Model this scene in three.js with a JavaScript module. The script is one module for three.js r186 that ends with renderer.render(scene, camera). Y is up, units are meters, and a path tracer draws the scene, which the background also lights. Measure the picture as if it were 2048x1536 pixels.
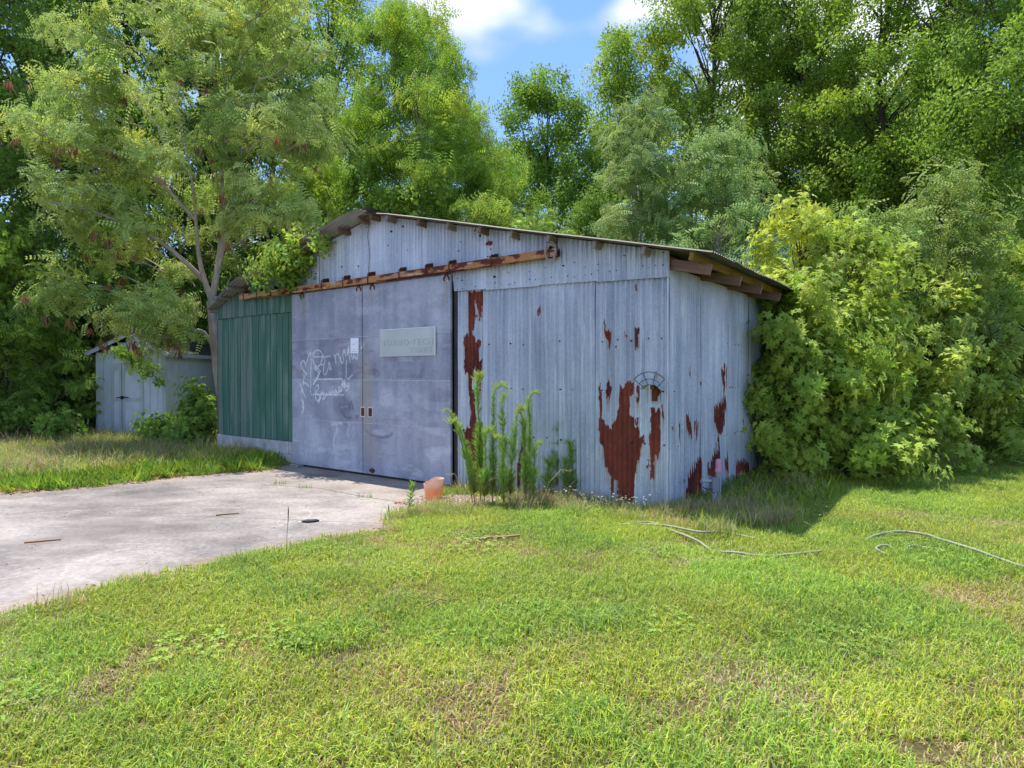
import * as THREE from 'three';
import { mergeGeometries } from 'three/addons/utils/BufferGeometryUtils.js';
import { FontLoader } from 'three/addons/loaders/FontLoader.js';
import { TextGeometry } from 'three/addons/geometries/TextGeometry.js';
import { RoundedBoxGeometry } from 'three/addons/geometries/RoundedBoxGeometry.js';

// ---------------------------------------------------------------- camera, sky, sun, exposure
const scene = new THREE.Scene();
const camera = new THREE.PerspectiveCamera(62.85, 4 / 3, 0.1, 3000);
camera.position.set(0, 1.6, 0);
camera.rotation.x = -Math.atan(17 / 1257);
const renderer = new THREE.WebGLRenderer({ antialias: true });
renderer.setSize(1024, 768);
renderer.toneMapping = THREE.LinearToneMapping;
renderer.toneMappingExposure = 4.2;
renderer.shadowMap.enabled = true;
const SUN_DIR = new THREE.Vector3(-0.72, 2.96, -0.63).normalize();
const sun = new THREE.DirectionalLight(new THREE.Color(1, 0.95, 0.86), 2.05);
sun.position.copy(SUN_DIR).multiplyScalar(60);
sun.castShadow = true;
sun.shadow.mapSize.set(4096, 4096);
Object.assign(sun.shadow.camera, { left: -35, right: 35, top: 35, bottom: -35, near: 1, far: 140 });
sun.shadow.radius = 1;
scene.add(sun, sun.target);

// ---------------------------------------------------------------- random numbers and noise
function rng(seed) { let a = seed >>> 0; return () => { a = (a + 0x6d2b79f5) | 0; let t = Math.imul(a ^ (a >>> 15), 1 | a); t = (t + Math.imul(t ^ (t >>> 7), 61 | t)) ^ t; return ((t ^ (t >>> 14)) >>> 0) / 4294967296; }; }
const hash = (x, y, s) => { let h = Math.imul(x | 0, 374761393) + Math.imul(y | 0, 668265263) + Math.imul(s | 0, 974634541); h = Math.imul(h ^ (h >>> 13), 1274126177); return ((h ^ (h >>> 16)) >>> 0) / 4294967296; };
function vn(x, y, s = 0) {
  const ix = Math.floor(x), iy = Math.floor(y); let fx = x - ix, fy = y - iy; fx = fx * fx * (3 - 2 * fx); fy = fy * fy * (3 - 2 * fy);
  const a = hash(ix, iy, s), b = hash(ix + 1, iy, s), c = hash(ix, iy + 1, s), d = hash(ix + 1, iy + 1, s);
  return a + (b - a) * fx + (c - a) * fy + (a - b - c + d) * fx * fy;
}
function fbm(x, y, o = 4, s = 0) { let v = 0, a = 0.5, n = 0; for (let i = 0; i < o; i++) { v += a * vn(x, y, s + i * 17); n += a; a *= 0.5; x *= 2.03; y *= 2.03; } return v / n; }
const clamp = (x, a = 0, b = 1) => Math.min(b, Math.max(a, x)), lerp = (a, b, t) => a + (b - a) * t, sstep = (a, b, x) => { const t = clamp((x - a) / (b - a)); return t * t * (3 - 2 * t); };
const mix3 = (a, b, t) => [lerp(a[0], b[0], t), lerp(a[1], b[1], t), lerp(a[2], b[2], t)];
const V = (x, y, z) => new THREE.Vector3(x, y, z);

// ---------------------------------------------------------------- the sky: blue with summer cumulus
{
  const W = 3072, H = 1536, data = new Float32Array(W * H * 4);
  // cloud banks that stand in the sky: direction (azimuth from -z to +x, elevation, in degrees), size, weight
  const banks = [[-8, 31, 7, 0.42], [-2.5, 30.4, 4.6, 0.3], [3, 28.6, 3, 0.24], [9.6, 29.4, 2.6, 0.2], [-1.2, 26.2, 2.4, 0.17], [20, 18, 6, 0.25], [27, 21, 7, 0.25], [34, 20, 10, 0.2], [-24, 24, 9, 0.15], [19, 8, 10, 0.2], [5, 24.5, 6, -0.42], [13, 26.5, 4, -0.3], [6.5, 31, 2.6, -0.25], [-18, 30, 5, -0.1]];
  for (let j = 0; j < H; j++) {
    const el = ((j + 0.5) / H - 0.5) * Math.PI, sy = Math.sin(el), up = Math.max(0, sy);
    for (let i = 0; i < W; i++) {
      const a = ((i + 0.5) / W - 0.5) * 2 * Math.PI, x = Math.cos(a) * Math.cos(el), z = Math.sin(a) * Math.cos(el), k = (j * W + i) * 4;
      const sd = x * SUN_DIR.x + sy * SUN_DIR.y + z * SUN_DIR.z;
            let c = mix3([0.20, 0.29, 0.42], [0.024, 0.082, 0.262], Math.pow(up, 0.42));
      const glow = 0.05 * Math.pow(Math.max(0, sd), 6);
      c = [c[0] + glow, c[1] + glow, c[2] + glow];
      if (el > -0.02) {
        const q = 1 / (up + 0.16), cx = x * q * 1.5, cz = z * q * 1.5;
        let d = fbm(cx + 7.3, cz + 2.9, 6, 5) - 0.5;
        const az = Math.atan2(x, -z) * 57.2958, e = el * 57.2958;
        let b = 0.045;
        for (const [ba, be, bs, bw] of banks) { const dx = (az - ba) * Math.cos(el), dy = (e - be) * 1.5; b += bw * Math.exp(-(dx * dx + dy * dy) / (bs * bs)); }
        const fine = fbm(cx * 5, cz * 5, 4, 40) - 0.5;
        const m = sstep(-0.05, 0.40, d * 1.1 + b + fine * 0.3) * sstep(-0.02, 0.06, el);
        const body = 0.31 + 0.08 * sstep(0.1, 0.45, d + b + 0.1) - 0.14 * (fbm(cx * 2, cz * 2, 3, 90));
        c = mix3(c, [body * 0.97, body * 0.99, body * 1.04], m * 0.93);
      } else c = mix3(c, [0.16, 0.2, 0.1], sstep(-0.02, -0.1, el));
      data[k] = c[0]; data[k + 1] = c[1]; data[k + 2] = c[2]; data[k + 3] = 1;
    }
  }
  const sky = new THREE.DataTexture(data, W, H, THREE.RGBAFormat, THREE.FloatType);
  sky.mapping = THREE.EquirectangularReflectionMapping; sky.magFilter = THREE.LinearFilter; sky.minFilter = THREE.LinearFilter; sky.needsUpdate = true;
  scene.background = sky; scene.environment = sky;
}

// ---------------------------------------------------------------- building helpers
const used = new Map();
function numbered(name) { const n = used.get(name) ?? 0; used.set(name, n + 1); return n ? name + '_' + String(n).padStart(3, '0') : name; }
function mesh(name, g, m, parent) {
  const o = new THREE.Mesh(Array.isArray(g) ? join(g) : g, m); o.castShadow = o.receiveShadow = true;
  o.name = parent && parent !== scene ? name : numbered(name); (parent ?? scene).add(o); return o;
}
function thing(name, label, category, pos = [0, 0, 0], ry = 0, group) {
  const o = new THREE.Group(); o.name = numbered(name); o.position.set(...pos); o.rotation.y = ry; o.userData = { label, category }; if (group) o.userData.group = group; scene.add(o); return o;
}
function tag(o, label, category, group) { o.userData.label = label; o.userData.category = category; if (group) o.userData.group = group; return o; }
function join(list) {
  const gs = list.map((g) => { g = g.index ? g.toNonIndexed() : g; for (const k of Object.keys(g.attributes)) if (!['position', 'normal', 'uv', 'color'].includes(k)) g.deleteAttribute(k); return g; });
  const keep = ['position', 'normal', 'uv', 'color'].filter((k) => gs.every((g) => g.attributes[k]));
  for (const g of gs) { for (const k of Object.keys(g.attributes)) if (!keep.includes(k)) g.deleteAttribute(k); g.morphAttributes = {}; }
  return mergeGeometries(gs);
}
function inst(name, g, m, list, parent, colored = true) {
  const o = new THREE.InstancedMesh(g, m, list.length), M = new THREE.Matrix4(), c = new THREE.Color();
  list.forEach((t, i) => { const s = t.s; o.setMatrixAt(i, M.compose(t.p, t.q, typeof s === 'number' ? new THREE.Vector3(s, s, s) : s)); if (colored) o.setColorAt(i, c.setRGB(...t.c)); });
  o.castShadow = o.receiveShadow = true; o.name = parent ? name : numbered(name); o.userData.kind = 'stuff'; (parent ?? scene).add(o); return o;
}
const Yax = V(0, 1, 0);
function aim(axis, spin) { return new THREE.Quaternion().setFromUnitVectors(Yax, axis).multiply(new THREE.Quaternion().setFromAxisAngle(Yax, spin)); }
const turnY = (a) => new THREE.Quaternion().setFromAxisAngle(Yax, a);
// a box between two corners with uv in metres
function box(x0, x1, y0, y1, z0, z1, bev = 0) {
  const w = Math.abs(x1 - x0), h = Math.abs(y1 - y0), d = Math.abs(z1 - z0);
  const g = bev ? new RoundedBoxGeometry(w, h, d, 1, Math.min(bev, w / 2.1, h / 2.1, d / 2.1)) : new THREE.BoxGeometry(w, h, d);
  g.translate((x0 + x1) / 2, (y0 + y1) / 2, (z0 + z1) / 2); metreUV(g); return g;
}
function metreUV(g, k = 1) {
  const p = g.attributes.position, n = g.attributes.normal, uv = new Float32Array(p.count * 2);
  for (let i = 0; i < p.count; i++) {
    const ax = Math.abs(n.getX(i)), ay = Math.abs(n.getY(i)), az = Math.abs(n.getZ(i)), x = p.getX(i), y = p.getY(i), z = p.getZ(i);
    const [a, b] = az >= ax && az >= ay ? [x, y] : ax >= ay ? [z, y] : [x, z];
    uv[i * 2] = a * k; uv[i * 2 + 1] = b * k;
  }
  g.setAttribute('uv', new THREE.BufferAttribute(uv, 2)); return g;
}
// a tapered limb through points with radii
function limb(pts, radii, sides = 6, capped = true) {
  const n = pts.length, pos = [], nor = [], uv = [], idx = []; let ref = V(1, 0, 0.3).normalize(), len = 0;
  for (let i = 0; i < n; i++) {
    const t = pts[Math.min(n - 1, i + 1)].clone().sub(pts[Math.max(0, i - 1)]).normalize();
    if (i) len += pts[i].distanceTo(pts[i - 1]);
    const a = ref.clone().sub(t.clone().multiplyScalar(ref.dot(t))).normalize(), b = t.clone().cross(a); ref = a;
    for (let k = 0; k <= sides; k++) { const f = (k / sides) * 2 * Math.PI, d = a.clone().multiplyScalar(Math.cos(f)).addScaledVector(b, Math.sin(f)); pos.push(pts[i].x + d.x * radii[i], pts[i].y + d.y * radii[i], pts[i].z + d.z * radii[i]); nor.push(d.x, d.y, d.z); uv.push(k / sides * 2 * Math.PI * radii[0], len); }
    if (i) for (let k = 0; k < sides; k++) { const p = (i - 1) * (sides + 1) + k, q = p + sides + 1; idx.push(p, p + 1, q, p + 1, q + 1, q); }
  }
  if (capped) for (const [i, flip] of [[0, 1], [n - 1, 0]]) {
    const c = pos.length / 3, t = pts[Math.min(n - 1, i + 1)].clone().sub(pts[Math.max(0, i - 1)]).normalize().multiplyScalar(flip ? -1 : 1);
    pos.push(pts[i].x, pts[i].y, pts[i].z); nor.push(t.x, t.y, t.z); uv.push(0, len);
    for (let k = 0; k < sides; k++) { const p = i * (sides + 1) + k; flip ? idx.push(c, p + 1, p) : idx.push(c, p, p + 1); }
  }
  const g = new THREE.BufferGeometry(); g.setAttribute('position', new THREE.Float32BufferAttribute(pos, 3)); g.setAttribute('normal', new THREE.Float32BufferAttribute(nor, 3)); g.setAttribute('uv', new THREE.Float32BufferAttribute(uv, 2)); g.setIndex(idx); return g;
}
const wire = (pts, r, sides = 6, closed = false, seg) => new THREE.TubeGeometry(new THREE.CatmullRomCurve3(pts, closed), seg ?? pts.length * 6, r, sides, closed);
// textures: fn(x, y) in pixels returns sRGB 0..1
function tex(w, h, fn, srgb = true, repeat = true) {
  const d = new Uint8Array(w * h * 4);
  for (let y = 0; y < h; y++) for (let x = 0; x < w; x++) { const c = fn(x, y), k = (y * w + x) * 4; d[k] = clamp(c[0]) * 255; d[k + 1] = clamp(c[1]) * 255; d[k + 2] = clamp(c[2]) * 255; d[k + 3] = 255; }
  const t = new THREE.DataTexture(d, w, h); if (srgb) t.colorSpace = THREE.SRGBColorSpace; t.magFilter = t.minFilter = THREE.LinearFilter; if (repeat) t.wrapS = t.wrapT = THREE.RepeatWrapping; t.needsUpdate = true; return t;
}
// a tileable noise: vn on a wrapped lattice
function tn(x, y, n, s) { // x, y in 0..1, n cells
  x *= n; y *= n; const ix = Math.floor(x), iy = Math.floor(y); let fx = x - ix, fy = y - iy; fx = fx * fx * (3 - 2 * fx); fy = fy * fy * (3 - 2 * fy);
  const w = (a) => ((a % n) + n) % n, a = hash(w(ix), w(iy), s), b = hash(w(ix + 1), w(iy), s), c = hash(w(ix), w(iy + 1), s), d = hash(w(ix + 1), w(iy + 1), s);
  return a + (b - a) * fx + (c - a) * fy + (a - b - c + d) * fx * fy;
}
const tfbm = (x, y, n, o, s) => { let v = 0, a = 0.5, m = 0; for (let i = 0; i < o; i++) { v += a * tn(x, y, n << i, s + i); m += a; a *= 0.5; } return v / m; };
const std = (o) => new THREE.MeshStandardMaterial(o);

// shapes of the rust and of the spray marks, in metres: [run from the right front corner, height]
const RUST_FRONT=[[[0.897,1.508],[0.864,1.509],[0.856,1.385],[0.847,1.312],[0.852,1.21],[0.847,1.065],[0.806,1.001],[0.738,0.932],[0.701,0.984],[0.678,1.058],[0.638,1.088],[0.63,1.231],[0.623,1.317],[0.607,1.489],[0.592,1.482],[0.576,1.425],[0.545,1.461],[0.522,1.525],[0.475,1.54],[0.429,1.519],[0.417,1.434],[0.426,1.35],[0.472,1.335],[0.482,1.221],[0.474,1.123],[0.443,1.096],[0.428,1.11],[0.412,1.026],[0.397,0.985],[0.382,0.979],[0.367,0.972],[0.336,0.883],[0.298,0.878],[0.294,0.76],[0.328,0.75],[0.335,0.666],[0.365,0.593],[0.38,0.437],[0.411,0.378],[0.41,0.124],[0.456,0.062],[0.627,0.07],[0.644,0.197],[0.628,0.285],[0.676,0.367],[0.699,0.119],[0.715,0.103],[0.727,0.348],[0.764,0.387],[0.797,0.457],[0.83,0.658],[0.846,0.715],[0.89,0.8],[0.899,0.975],[0.885,1.18],[0.897,1.355]],[[0.794,1.531],[0.767,1.545],[0.718,1.488],[0.702,1.416],[0.734,1.315],[0.75,1.293],[0.782,1.321],[0.794,1.415]],[[0.383,1.456],[0.353,1.46],[0.341,1.365],[0.355,1.295],[0.38,1.281],[0.386,1.379]],[[0.393,1.098],[0.367,1.092],[0.367,0.986],[0.389,0.985]],[[0.196,1.271],[0.17,1.231],[0.129,1.191],[0.089,1.192],[0.093,1.096],[0.092,0.958],[0.099,0.738],[0.116,0.572],[0.135,0.68],[0.15,0.7],[0.164,0.609],[0.168,0.374],[0.182,0.344],[0.197,0.426],[0.193,0.607],[0.209,0.731],[0.238,0.798],[0.231,0.923],[0.209,0.938],[0.202,1.091]],[[0.064,1.261],[0.045,1.248],[0.045,1.098],[0.056,1.07]],[[0.145,1.479],[0.087,1.473],[0.079,1.398],[0.13,1.369]],[[0.248,0.575],[0.236,0.576],[0.236,0.478],[0.245,0.477]],[[0.828,2.292],[0.811,2.272],[0.781,2.145],[0.716,2.143],[0.72,2.028],[0.748,1.904],[0.759,1.895],[0.78,2.03],[0.806,2.108],[0.841,2.225]],[[0.401,2.176],[0.368,2.175],[0.364,2.091],[0.374,1.923],[0.388,1.905],[0.408,2.036],[0.415,2.093]],[[0.402,2.699],[0.386,2.698],[0.386,2.617],[0.398,2.618]],[[1.796,2.499],[1.771,2.497],[1.776,2.404],[1.791,2.405]],[[0.548,2.117],[0.527,2.116],[0.531,2.05],[0.544,2.051]],[[0.671,1.988],[0.652,1.988],[0.656,1.936],[0.669,1.937]],[[3.017,2.806],[2.748,2.793],[2.748,2.626],[2.778,2.491],[2.797,2.37],[2.827,2.448],[2.857,2.648],[2.896,2.697],[2.906,2.575],[2.857,2.449],[2.877,2.374],[2.907,2.437],[2.927,2.269],[2.907,2.145],[2.857,2.097],[2.778,2.094],[2.778,2.003],[2.837,1.989],[2.818,1.805],[2.818,1.621],[2.858,1.575],[2.897,1.714],[2.938,1.529],[2.998,1.59],[3.1,1.653],[3.099,1.965],[3.109,2.136],[3.068,2.182],[3.007,2.133],[2.997,2.303],[3.007,2.458],[3.027,2.645]],[[3.057,1.824],[2.949,1.823],[2.93,1.449],[2.892,1.195],[2.853,0.927],[2.739,0.903],[2.724,0.341],[2.73,0.044],[2.893,-0.063],[3.03,0.315],[3.109,0.537],[3.108,0.795],[2.99,0.861],[2.97,0.982],[2.999,1.373]],[[2.814,1.821],[2.776,1.82],[2.78,1.376],[2.803,1.435]],[[2.058,0.906],[1.99,0.938],[1.995,0.684],[2.076,0.395],[2.098,0.052],[2.151,0.104],[2.151,0.361],[2.084,0.678]],[[2.67,3.421],[2.641,3.5],[2.593,3.502],[2.555,3.452],[2.564,3.408],[2.641,3.402]]];
const RUST_SIDE=[[[0.545,1.108],[0.623,1.123],[0.69,1.061],[0.731,0.981],[0.786,0.928],[0.732,0.912],[0.698,0.797],[0.665,0.878],[0.625,0.929],[0.572,1.0]],[[1.54,1.142],[1.635,1.194],[1.881,1.259],[1.982,1.338],[2.086,1.302],[2.062,1.153],[1.96,1.057],[1.835,0.933],[1.787,0.805],[1.738,0.776],[1.688,0.861],[1.566,0.997]],[[1.742,0.906],[1.794,0.685],[1.79,0.511],[1.731,0.517],[1.719,0.691]],[[1.615,0.957],[1.646,0.805],[1.658,0.61],[1.6,0.626]],[[0.97,0.543],[1.07,0.542],[1.083,-0.03],[0.569,0.005],[0.58,0.206],[0.644,0.363],[0.697,0.435],[0.832,0.468],[0.914,0.519]],[[1.537,0.579],[1.665,0.61],[1.797,0.51],[1.734,0.256],[1.703,0.185],[1.448,0.229],[1.415,0.401],[1.476,0.479]],[[2.034,0.442],[2.139,0.442],[2.173,0.54],[2.219,0.309],[2.215,0.083],[2.195,0.244],[2.107,0.266],[2.036,0.308]],[[2.543,0.272],[2.618,0.334],[2.813,0.313],[2.892,0.352],[3.056,0.299],[3.224,0.268],[3.273,-0.121],[3.063,-0.128],[2.998,0.099],[2.816,0.157],[2.583,0.139]],[[3.807,-0.105],[3.994,-0.025],[4.14,-0.043],[4.342,-0.203],[3.762,-0.177]]];
const STREAK_SIDE=[[0.342,1.1,0.675],[0.417,1.086,0.753],[0.494,1.082,0.852],[0.558,1.098,0.595],[0.631,1.113,0.685],[0.69,1.052,0.611],[0.839,1.043,0.835],[0.908,1.069,0.679],[0.965,1.056,0.694],[0.22,1.004,0.855],[0.136,1.009,0.935],[1.922,1.114,0.784],[1.991,1.111,0.868],[1.856,1.008,0.756],[2.943,0.961,0.768],[3.025,0.908,0.751],[2.883,0.928,0.856],[1.322,0.454,0.255],[0.424,0.391,0.2],[0.362,0.333,0.228],[0.501,0.333,0.256],[1.385,0.363,0.237],[2.602,0.148,-0.04],[2.738,0.131,-0.106],[0.626,1.705,1.545],[0.673,1.735,1.516],[0.827,1.707,1.514],[0.889,1.738,1.364],[0.952,1.709,1.348],[1.04,1.528,1.452],[1.874,1.735,1.489],[1.935,1.752,1.339],[1.985,1.786,1.305],[2.078,1.821,1.185]];
const SCRAWL={"scr":[[[6.715,1.617],[6.886,1.744],[6.894,1.828],[6.799,1.879],[6.748,1.785],[6.757,1.743],[6.688,1.909],[6.602,2.032],[6.586,1.907],[6.587,1.742],[6.605,1.576],[6.589,1.472],[6.616,1.306]],[[6.544,1.948],[6.493,2.029],[6.394,2.048],[6.295,2.015],[6.263,1.933],[6.288,1.821],[6.396,1.74],[6.495,1.782],[6.544,1.886]],[[6.51,1.927],[6.247,1.922],[6.054,1.929]],[[6.263,1.943],[6.346,1.791],[6.248,1.78],[6.183,1.84],[6.247,1.942]],[[6.232,1.78],[6.249,1.678],[6.217,1.597],[6.152,1.637],[6.087,1.778],[6.103,1.839],[6.055,1.778],[6.032,1.677],[6.087,1.738]],[[5.952,1.947],[5.913,1.896],[5.898,1.776],[5.928,1.907],[5.881,1.985],[5.819,1.944]],[[5.789,1.894],[5.758,1.775],[5.697,1.853],[5.727,1.943],[5.68,2.07],[5.651,1.912],[5.59,1.95],[5.574,2.106],[5.56,1.969],[5.53,1.831]],[[5.5,1.938],[5.456,1.85],[5.44,1.947],[5.352,1.848],[5.337,1.945]],[[5.191,2.114],[5.249,2.039]],[[5.628,1.852],[5.637,1.557]],[[6.314,1.689],[6.497,1.493],[6.547,1.41],[6.397,1.556],[6.314,1.699],[6.545,1.762],[6.38,1.658]],[[6.784,1.607],[6.837,1.407],[6.785,1.492],[6.649,1.409]],[[6.906,1.449],[6.803,1.271],[6.761,1.209]],[[6.837,1.355],[6.89,1.28]],[[6.873,1.165],[6.805,1.114],[6.857,1.018],[6.771,1.031],[6.875,0.944]],[[6.822,1.156],[6.788,1.052],[6.841,0.924]],[[6.449,1.164],[6.481,1.308],[6.464,1.411],[6.381,1.443],[6.382,1.371],[6.465,1.288],[6.349,1.259],[6.334,1.188],[6.416,1.155]],[[6.317,1.198],[6.333,1.28],[6.251,1.322],[6.219,1.241],[6.285,1.168],[6.187,1.211],[6.17,1.313],[6.123,1.243],[6.074,1.335],[6.027,1.255],[5.995,1.346],[5.932,1.267],[5.916,1.377],[5.87,1.278],[5.807,1.319],[5.791,1.418],[5.838,1.398],[5.823,1.318],[5.746,1.339],[5.744,1.527],[5.699,1.36],[5.653,1.528],[5.623,1.371],[5.562,1.499],[5.548,1.401],[5.639,1.341]],[[5.744,1.537],[5.669,1.419]],[[5.592,1.538],[5.479,1.602]],[[5.683,1.528],[5.669,1.38]],[[6.513,1.529],[5.76,1.542]],[[6.582,1.265],[5.7,1.271]],[[6.334,1.188],[6.383,1.125]]],"pale":[[[6.008,0.743],[5.898,0.788],[5.867,0.67],[5.962,0.544],[5.978,0.382]],[[5.835,0.791],[5.651,0.819],[5.53,0.765],[5.621,0.643],[5.561,0.568]],[[5.772,1.062],[5.589,1.087]]],"dark":[[[5.741,1.013],[5.711,0.935],[5.59,0.881],[5.499,0.904]],[[5.498,1.158],[5.454,1.042]],[[5.558,1.117],[5.529,1.04]],[[5.366,0.928],[5.337,0.901]],[[5.12,0.679],[4.978,0.63],[4.784,0.603],[4.593,0.633],[4.526,0.683]],[[5.712,0.796],[5.621,0.781]]],"drew":[[[4.946,1.683],[4.946,1.569],[4.835,1.588],[4.807,1.654],[4.946,1.692]],[[4.589,1.57],[4.589,1.699],[4.509,1.662],[4.589,1.635],[4.509,1.57]],[[4.298,1.679],[4.403,1.68],[4.403,1.57],[4.299,1.57]],[[4.119,1.679],[4.081,1.562],[4.018,1.642],[3.943,1.553],[3.857,1.686]]]};
// ---------------------------------------------------------------- places (metres; x right, z towards the viewer)
const CORNER = V(1.81, 0, -7.293), BARN_TURN = Math.atan2(-0.593, 0.805);   // right front corner of the barn
const DL = V(-0.805, 0, -0.593).normalize(), DB = V(0.593, 0, -0.805).normalize(); // leftwards along its front, and backwards
const bld = (u, y, v) => CORNER.clone().addScaledVector(DL, u).addScaledVector(DB, v).setY(y);
const toBarn = (x, z) => { const dx = x - CORNER.x, dz = z - CORNER.z; return [dx * DL.x + dz * DL.z, dx * DB.x + dz * DB.z]; };
const PAD = [[-3.45, -4.05], [-3.07, -4.67], [-2.57, -5.15], [-1.84, -6.0], [-1.12, -6.62], [-1.2, -7.2], [-1.05, -7.75], [-0.86, -8.75], [-0.55, -9.08], [-4.12, -11.7], [-4.35, -11.2], [-4.3, -10.8], [-4.9, -10.55], [-5.5, -9.98], [-6.4, -9.16], [-7.16, -8.76], [-9.2, -8.1], [-12, -7.4], [-12, -2.0], [-4.7, -2.0]];
function inside(poly, x, z) { let c = false; for (let i = 0, j = poly.length - 1; i < poly.length; j = i++) { const [xi, zi] = poly[i], [xj, zj] = poly[j]; if ((zi > z) !== (zj > z) && x < ((xj - xi) * (z - zi)) / (zj - zi) + xi) c = !c; } return c; }
function edgeDist(poly, x, z) { let m = 1e9; for (let i = 0, j = poly.length - 1; i < poly.length; j = i++) { const [ax, az] = poly[j], [bx, bz] = poly[i], dx = bx - ax, dz = bz - az, t = clamp(((x - ax) * dx + (z - az) * dz) / (dx * dx + dz * dz)); m = Math.min(m, Math.hypot(x - ax - t * dx, z - az - t * dz)); } return inside(PAD, x, z) ? -m : m; }
const groundY = (x, z) => { const r = Math.hypot(x, z); if (r > 45) return 0; const e = edgeDist(PAD, x, z); return (vn(x * 0.7 + 40, z * 0.7 + 40, 3) - 0.5) * 0.05 * sstep(0.2, 1.5, e) + lerp(-0.085, -0.01, sstep(-0.15, 0.12, e)); };
const inBarn = (x, z, m = 0) => { const [u, v] = toBarn(x, z); return u > -m && u < 9.95 + m && v > -m && v < 6.6 + m; };
const SHED = { x0: -10.6, x1: -8.82, z0: -16, z1: -19 };
const inShed = (x, z, m = 0) => x > SHED.x0 - m && x < SHED.x1 + m && z < SHED.z0 + m && z > SHED.z1 - m;

// ---------------------------------------------------------------- ground
{
  const N = 150, at = (k) => { const t = (k / N) * 2 - 1; return Math.sign(t) * (Math.abs(t) * 16 + Math.pow(Math.abs(t), 7) * 700); };
  const pos = [], uv = [], col = [], idx = [];
  for (let j = 0; j <= N; j++) for (let i = 0; i <= N; i++) {
    const x = at(i) - 1, z = at(j) - 8, e = edgeDist(PAD, x, z);
    pos.push(x, groundY(x, z), z); uv.push(x / 4, -z / 4);
    const [u, v] = toBarn(x, z);
    let c = mix3([0.62, 0.78, 0.36], [0.95, 0.9, 0.6], fbm(x * 0.5, z * 0.5, 3, 8));
    const bare = clamp(sstep(0.55, 0.0, e + 0.3 * (vn(x * 3, z * 3, 6) - 0.5)) + sstep(0.9, 0.2, Math.hypot(x + 0.75, z + 8.0)));
    c = mix3(c, [1.75, 1.4, 1.2], bare * 0.9); col.push(...c);
    if (i < N && j < N) { const p = j * (N + 1) + i; idx.push(p, p + N + 1, p + 1, p + 1, p + N + 1, p + N + 2); }
  }
  const g = new THREE.BufferGeometry(); g.setAttribute('position', new THREE.Float32BufferAttribute(pos, 3)); g.setAttribute('uv', new THREE.Float32BufferAttribute(uv, 2)); g.setAttribute('color', new THREE.Float32BufferAttribute(col, 3)); g.setIndex(idx); g.computeVertexNormals();
  const soil = tex(1024, 1024, (x, y) => { const a = x / 1024, b = y / 1024, n = tfbm(a, b, 8, 6, 3), f = tn(a, b, 256, 9); return mix3([0.26, 0.22, 0.14], [0.50, 0.44, 0.30], clamp(n * 0.9 + (f - 0.5) * 0.5)); });
  mesh('ground', g, std({ map: soil, vertexColors: true, roughness: 1, bumpMap: soil, bumpScale: 0.02 })).userData = { kind: 'structure', label: 'grassy soil of the yard' };
}
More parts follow.
